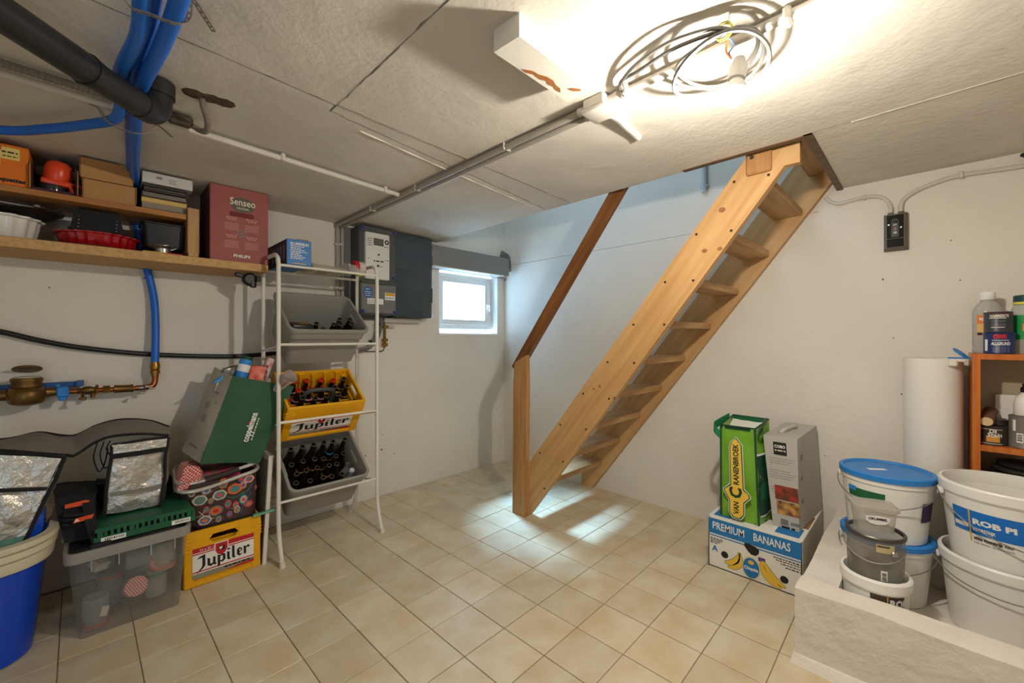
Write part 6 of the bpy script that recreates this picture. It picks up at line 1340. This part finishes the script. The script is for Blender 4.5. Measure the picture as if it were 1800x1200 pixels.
obj('tub', B().loft([tq_(.105, .085, .018, 0), tq_(.122, .10, .02, .085)], True, False), DT, gt)
obj('lid', B().loft([tq_(.124, .102, .02, .078), tq_(.134, .110, .022, .079), tq_(.136, .112, .022, .092), tq_(.122, .10, .02, .094), tq_(.118, .096, .02, .088)]), DT, gt)
a_ = math.pi + .35; n_ = V((math.cos(a_), math.sin(a_), 0)); tu2 = V((math.sin(.35), -math.cos(.35), 0)); to = V((oc_[0] + .005, oc_[1] + .006, zc + .213)) + n_ * .0475
tv2 = (Z_ + n_ * .09).normalized()
decal('label', to, tu2, tv2, [(-.036, .012), (-.034, -.002), (-.022, -.014), (0, -.018), (.022, -.014), (.034, -.002), (.036, .012), (0, .016)], WHITE, gt, .001)
text('CRUMBEL', .012, to + tv2 * .004, tu2, tv2, INK, gt, bold=.0003, width=.056, h=.0022)

# ------------------------------------------------------------------ foam roll, orange cabinet and its contents
fr_ = thing('foam_roll', 'tall white roll of underlay standing against the right wall', 'roll', (-.11, -2.97, ZI))
spi = [(-.112 + (.099 - .0009 * i) * math.cos(i * .3), -2.968 + (.099 - .0009 * i) * math.sin(i * .3)) for i in range(70)]
obj('sheet', B().lathe([(.094, 0), (.0985, .002), (.099, 1.018), (.094, 1.020), (.07, 1.018), (.07, 0)], (-.112, -2.968, ZI), 44), M('foam_white', (232, 226, 216), .8, nz=(2, .05)), fr_)
obj('rolled_layers', B().lathe([(.030, .99), (.030, 1.012), (.045, 1.012), (.045, 1.004), (.058, 1.004), (.058, 1.013), (.07, 1.013), (.07, .99)], (-.112, -2.968, ZI), 36), CARTON, fr_)
cl_ = thing('bulldog_clip', 'blue and white spring clip sitting on top of the foam roll', 'clip', (-.18, -3.03, 1.1))
ZR = ZI + 1.021
obj('jaw', B().box((-.185, -3.045, ZR - .006), (.045, .05, .014), .004).box((-.200, -3.03, ZR - .018), (.02, .03, .03), .005), OFFWHITE, cl_)
obj('lever', B().lathe([(0, -.004), (.018, -.004), (.021, 0), (.018, .004), (0, .004)], (-.185, -3.055, ZR + .024), 18, (.75, -.2, 0), 1.1, 1.6), LIDB, cl_)
obj('lower_lever', B().box((-.183, -3.05, ZR + .004), (.030, .07, .005), .002), LIDB, cl_)
cab = thing('orange_cabinet', 'open orange wooden cabinet standing against the right wall', 'cabinet', (-.11, -3.4, ZI))
cy0, cy1, cf = -3.086, -3.90, -.226
obj('side_panel', B().bx(cf, -.004, cy0 - .024, cy0, ZI, 1.134, .001), CABWOOD, cab); obj('side_panel', B().bx(cf, -.004, cy1, cy1 + .024, ZI, 1.134, .001), CABWOOD, cab)
for z in (1.110, .727, .36): obj('shelf_board', B().bx(cf + .002, -.006, cy1 + .024, cy0 - .024, z, z + .024, .001), CABWOOD, cab)
obj('back_board', B().bx(-.010, -.004, cy1, cy0, ZI, 1.13), M('back_board', (176, 160, 136), .7), cab)
ZT = 1.1345; ZS = .7515; ZB = .3845
sp_ = thing('spirit_bottle', 'clear plastic spirit bottle with orange label on the orange cabinet', 'bottle', (-.105, -3.13, ZT))
PB = see_through('bottle_plastic', (222, 220, 214), .35, .15, .4); c_ = (-.10, -3.138)
obj('bottle', B().lathe([(0, 0), (.042, 0), (.046, .006), (.046, .020), (.044, .026), (.046, .032), (.046, .175), (.042, .195), (.030, .215), (.022, .225), (.021, .245), (0, .245)], (c_[0], c_[1], ZT), 28), PB, sp_)
obj('cap', B().lathe([(.0225, .232), (.0235, .234), (.0235, .262), (.021, .266), (0, .266)], (c_[0], c_[1], ZT), 24), WHITE, sp_)
obj('label', cyl_sheet(c_, .046, .046, ZT + .075, ZT + .165, ZT, ZT + .2, math.radians(135), math.radians(225), .001), M('spirit_label', (226, 176, 110), .5), sp_)
obj('label_band', cyl_sheet(c_, .046, .046, ZT + .128, ZT + .165, ZT, ZT + .2, math.radians(135), math.radians(225), .0016), M('spirit_orange', (222, 128, 50), .5), sp_)
cyl_text('spiritus', .022, c_, lambda z: .046, ZT + .150, math.radians(145), WHITE, sp_, width=.058, bold=.0006)
obj('label_code', cyl_sheet(c_, .046, .046, ZT + .078, ZT + .09, ZT, ZT + .2, math.radians(137), math.radians(158), .0016), M('foil_navy', (36, 34, 60), .5), sp_)
def tin(label, c, z, r, h, mat, prints=(), name='paint_tin', lidm=None):
    t = thing(name, label, 'tin', (c[0], c[1], z))
    obj('can', B().lathe([(0, .001), (r - .003, .001), (r, 0), (r + .0012, .002), (r, .004), (r, h - .004), (r + .0015, h - .002), (r, h), (r - .003, h), (r - .004, h - .004), (0, h - .004)], (c[0], c[1], z), 32), mat, t)
    obj('lid_ring', B().lathe([(r - .002, h - .002), (r - .006, h + .001), (r - .009, h - .003), (0, h - .003)], (c[0], c[1], z), 32), lidm or STEEL, t)
    return t
tc_ = (-.175, -3.165)
NAVY = M('navy_tin', (28, 44, 98), .4); SLATE = M('slate_tin', (52, 56, 66), .4)
k1 = tin('dark blue primer tin at the bottom of two tins on the orange cabinet', tc_, ZT, .045, .088, NAVY)
RA = lambda r: (lambda z: r)
obj('white_strip', cyl_sheet(tc_, .045, .045, ZT + .012, ZT + .06, ZT, ZT + .09, math.radians(118), math.radians(132)), WHITE, k1)
obj('red_mark', cyl_sheet(tc_, .045, .045, ZT + .060, ZT + .080, ZT, ZT + .09, math.radians(152), math.radians(205)), NAVY, k1)
cyl_text('CWS', .022, tc_, RA(.045), ZT + .071, math.radians(155), RED, k1, bold=.002, width=.036); cyl_text('ALLGRUND', .018, tc_, RA(.045), ZT + .042, math.radians(148), WHITE, k1, bold=.0006, width=.052)
obj('white_wave', cyl_sheet(tc_, .045, .045, ZT + .056, ZT + .058, ZT, ZT + .09, math.radians(150), math.radians(210), .0018), WHITE, k1)
for i in range(4): cyl_text('------ ---- --', .006, tc_, RA(.045), ZT + .028 - .006 * i, math.radians(152), WHITE, k1, width=.045)
k2 = tin('slate metal paint tin with pale oval lettering, upper of two tins on the cabinet', (tc_[0], tc_[1] + .003), ZT + .0885, .041, .086, SLATE)
t2 = (tc_[0], tc_[1] + .003); z2 = ZT + .0885
for (z0, z1, a0, a1, m_) in ((.058, .061, 140, 206, OFFWHITE), (.020, .023, 148, 200, OFFWHITE), (.076, .080, 120, 230, M('maroon_card', (92, 42, 42), .6))): obj('print_line', cyl_sheet(t2, .041, .041, z2 + z0, z2 + z1, z2, z2 + .09, math.radians(a0), math.radians(a1)), m_, k2)
cyl_text('HAMMERITE', .016, t2, RA(.041), z2 + .068, math.radians(143), OFFWHITE, k2, bold=.0006, width=.052)
for i in range(4): cyl_text('-- --- -----', .008, t2, RA(.041), z2 + .048 - .008 * i, math.radians(150), GREY_INK if i % 2 else OFFWHITE, k2, width=.038)
jr = thing('screw_top_jar', 'glass jar with green lid and colourful label at the right frame edge', 'jar', (-.12, -3.23, ZT)); cj = (-.115, -3.245)
obj('glass', B().lathe([(0, 0), (.044, 0), (.047, .006), (.047, .17), (.042, .19), (.034, .205), (.033, .215), (0, .215)], (cj[0], cj[1], ZT), 28), see_through('jar_clear', (222, 224, 218), .5, .06, .2), jr)
obj('lid', B().lathe([(.036, .213), (.038, .215), (.038, .240), (.034, .244), (0, .244)], (cj[0], cj[1], ZT), 24), M('petrol_lid', (24, 66, 72), .4), jr)
obj('lid_band', B().lathe([(.0375, .205), (.0388, .206), (.0388, .215), (.0375, .216)], (cj[0], cj[1], ZT), 24), M('lemon_label', (214, 206, 70), .5), jr)
obj('label', cyl_sheet(cj, .047, .047, ZT + .06, ZT + .16, ZT, ZT + .2, math.radians(125), math.radians(235)), M('label_green', (24, 140, 70), .5), jr); obj('label_spot', cyl_sheet(cj, .047, .047, ZT + .095, ZT + .125, ZT, ZT + .2, math.radians(160), math.radians(190), .002), M('spirit_orange', (222, 128, 50), .5), jr)
# on the middle board
ct = (-.155, -3.145)
k3 = tin('dark varnish tin with gold and white label on the cabinet shelf', ct, ZS, .046, .078, M('umber_tin', (48, 42, 36), .4))
obj('gold_patch', cyl_sheet(ct, .046, .046, ZS + .014, ZS + .036, ZS, ZS + .09, math.radians(158), math.radians(205)), M('stripe_gold', (206, 148, 60), .5), k3)
obj('frame', cyl_sheet(ct, .046, .046, ZS + .066, ZS + .068, ZS, ZS + .09, math.radians(135), math.radians(215)), OFFWHITE, k3); obj('frame', cyl_sheet(ct, .046, .046, ZS + .006, ZS + .008, ZS, ZS + .09, math.radians(135), math.radians(215)), OFFWHITE, k3)
cyl_text('Oil', .022, ct, RA(.046), ZS + .058, math.radians(168), OFFWHITE, k3, bold=.0008, width=.020); cyl_text('Stain', .024, ct, RA(.046), ZS + .043, math.radians(160), OFFWHITE, k3, bold=.0008, width=.042, shear=.2)
k4 = tin('flat grey tin resting on the dark varnish tin in the cabinet', (ct[0] + .03, ct[1] - .012), ZS + .0795, .040, .024, M('umber_tin', (48, 42, 36), .4))
dw = thing('wooden_dowel', 'round wooden handle end resting on the tins in the cabinet', 'handle', (-.15, -3.125, ZS + .1))
obj('handle', B().tube([(-.205, -3.128, ZS + .098), (-.195, -3.128, ZS + .098), (-.05, -3.150, ZS + .125)], lambda t: .022 if t > .04 else .019, 16), M('brown_bristle', (112, 78, 52), .7), dw)
obj('end', B().tube([(-.206, -3.128, ZS + .098), (-.2045, -3.128, ZS + .098)], .018, 16), M('pale_end_grain', (214, 184, 140), .7), dw)
cgx = (-.160, -3.238)
k5 = tin('grey metal paint can with barcode at the right of the cabinet shelf', cgx, ZS, .047, .130, M('can_grey', (118, 112, 104), .4))
obj('white_strip', cyl_sheet(cgx, .047, .047, ZS + .07, ZS + .115, ZS, ZS + .13, math.radians(128), math.radians(140)), WHITE, k5); obj('code_label', cyl_sheet(cgx, .047, .047, ZS + .024, ZS + .062, ZS, ZS + .13, math.radians(143), math.radians(166)), WHITE, k5)
a_ = math.radians(154.5); lines('barcode', V((cgx[0] + .0478 * math.cos(a_), cgx[1] + .0478 * math.sin(a_), ZS + .030)), V((-math.sin(a_), math.cos(a_), 0)), Z_, [(-.007, .007, 0, .008), (-.007, .007, .010, .008), (-.007, .007, .02, .007)], INK, k5, .001)
wj = thing('white_flask', 'white plastic flask with black cap on top of the grey paint can', 'bottle', (cgx[0], cgx[1], ZS + .13))
obj('flask', B().lathe([(0, 0), (.036, 0), (.038, .004), (.038, .05), (.032, .075), (.018, .088), (.016, .10), (0, .10)], (cgx[0] + .005, cgx[1] - .004, ZS + .1315), 24), BW, wj); obj('cap', B().lathe([(.018, .094), (.019, .096), (.019, .112), (.014, .116), (.014, .13), (0, .132)], (cgx[0] + .005, cgx[1] - .004, ZS + .1315), 20), BLACK, wj)
single('white_card', B().bx(-.03, -.026, -3.36, -3.165, ZS, ZS + .20, .001), WHITE, 'blank white card leaning at the back of the cabinet shelf', 'card')
dk = thing('old_lids', 'dark round lids lying in the lower cabinet compartment', 'lids', (-.14, -3.2, ZB)); 
for k in range(3): obj('lid', B().lathe([(0, 0), (.075, 0), (.08, .004), (.08, .014), (.072, .018), (0, .016)], (-.125 - .003 * k, -3.22 - .01 * k, .62 + .022 * k), 28), STEEL_DARK if k % 2 else BLACK, dk)
obj('pot', B().lathe([(0, 0), (.07, 0), (.078, .23), (0, .23)], (-.125, -3.22, ZB + .001), 28), BLACK, dk)

# ------------------------------------------------------------------ switch box and its cables on the right wall
sw = thing('switch_box', 'old black wall switch with grey sides and two cables on the right wall', 'switch', (-.02, -2.84, 1.72))
b = B(); fy0, fy1, fz0, fz1, fx = -2.872, -2.806, 1.645, 1.812, -.052
b.loft([[(0, fy0 - .012, fz0 - .006), (0, fy1 + .012, fz0 - .006), (0, fy1 + .012, fz1 + .008), (0, fy0 - .012, fz1 + .008)], [(-.038, fy0 - .010, fz0 - .004), (-.038, fy1 + .010, fz0 - .004), (-.038, fy1 + .010, fz1 + .006), (-.038, fy0 - .010, fz1 + .006)], [(fx, fy0, fz0 + .004), (fx, fy1, fz0 + .004), (fx, fy1, fz1), (fx, fy0, fz1)]])
obj('housing', b, M('bakelite_grey', (112, 103, 92), .6), sw)
BK = M('bakelite_black', (34, 32, 30), .7, spec=.2)
so_ = V((fx, fy1, fz0)); su, sv_ = -Y_, Z_
face_ = decal('cover', so_, su, sv_, rect(.002, .064, .05, .164), BK, sw, .0, .003); decal('cover', so_, su, sv_, rect(.002, .064, .006, .047), BK, sw, 0, .002)
decal('rocker', so_, su, sv_, [(.018, .055), (.046, .055), (.046, .13), (.042, .142), (.032, .146), (.022, .142), (.018, .13)], BLACK, sw, .003, .002)
obj('toggle', B().lathe([(0, .012), (.006, .010), (.009, 0)], (fx - .004, fy1 - .032, fz0 + .128), 12, (0, -PI / 2, 0)), BLACK, sw)
for c_ in (.112, .072):
    decal('mark_frame', so_, su, sv_, rect(.026, .038, c_, c_ + .009), WHITE, sw, .005, .0005); decal('mark_fill', so_, su, sv_, rect(.0275, .0315, c_ + .0015, c_ + .0075), BLACK, sw, .0055, .0005); decal('mark_fill', so_, su, sv_, rect(.0335, .0365, c_ + .0015, c_ + .0075), BLACK, sw, .0055, .0005)
decal('red_window', so_, su, sv_, rect(.027, .037, .088, .102), M('dim_red', (120, 40, 60), .3), sw, .005, .0008)
for a, c in ((.009, .118), (.054, .100)): obj('screw', B().lathe([(0, .002), (.0035, .002), (.004, 0)], (fx - .003, fy1 - a, fz0 + c), 8, (0, -PI / 2, 0)), STEEL, sw)
for dy in (-.018, .020): obj('gland', B().tube([(-.026, -2.84 + dy, fz1 + .002), (-.026, -2.84 + dy, fz1 + .016)], .011, 10), M('bakelite_grey', (112, 103, 92), .6), sw)
wcb = thing('switch_cable', 'painted-over cable from the stair opening curving down into the switch box', 'cable', (-.02, -2.7, 1.9))
obj('cable', B().tube([(-.012, -2.553, 1.975), (-.012, -2.575, 1.945), (-.012, -2.615, 1.925), (-.012, -2.66, 1.930), (-.012, -2.72, 1.934), (-.012, -2.775, 1.925), (-.014, -2.808, 1.895), (-.022, -2.82, 1.855), (-.026, -2.82, 1.825)], .0085, 9, smooth=7), GREY_CONDUIT, wcb)
obj('saddle', B().box((-.012, -2.718, 1.934), (.026, .016, .028), .005), GREY_CONDUIT, wcb)
wcc = thing('switch_conduit', 'painted cable rising from the switch box along the ceiling edge to the right', 'cable', (-.02, -3.1, 1.93))
obj('cable', B().tube([(-.026, -2.858, 1.825), (-.022, -2.858, 1.86), (-.014, -2.872, 1.892), (-.013, -2.91, 1.918), (-.013, -2.97, 1.940), (-.013, -3.063, 1.955), (-.013, -3.25, 1.945), (-.013, -3.7, 1.94)], .0095, 9, smooth=7), GREY_CONDUIT, wcc)
obj('saddle', B().box((-.013, -3.063, 1.955), (.028, .018, .034), .005), GREY_CONDUIT, wcc)
single('ceiling_hook', B().tube([(-.03, -3.24, 1.99), (-.04, -3.26, 1.975), (-.03, -3.30, 1.985), (-.02, -3.4, 1.99)], .008, 8, smooth=4), BLACK, 'dark stub sticking out of the wall at the upper right corner', 'hook')
for o in list(bpy.data.objects):
    if '_used' in o: del o['_used']
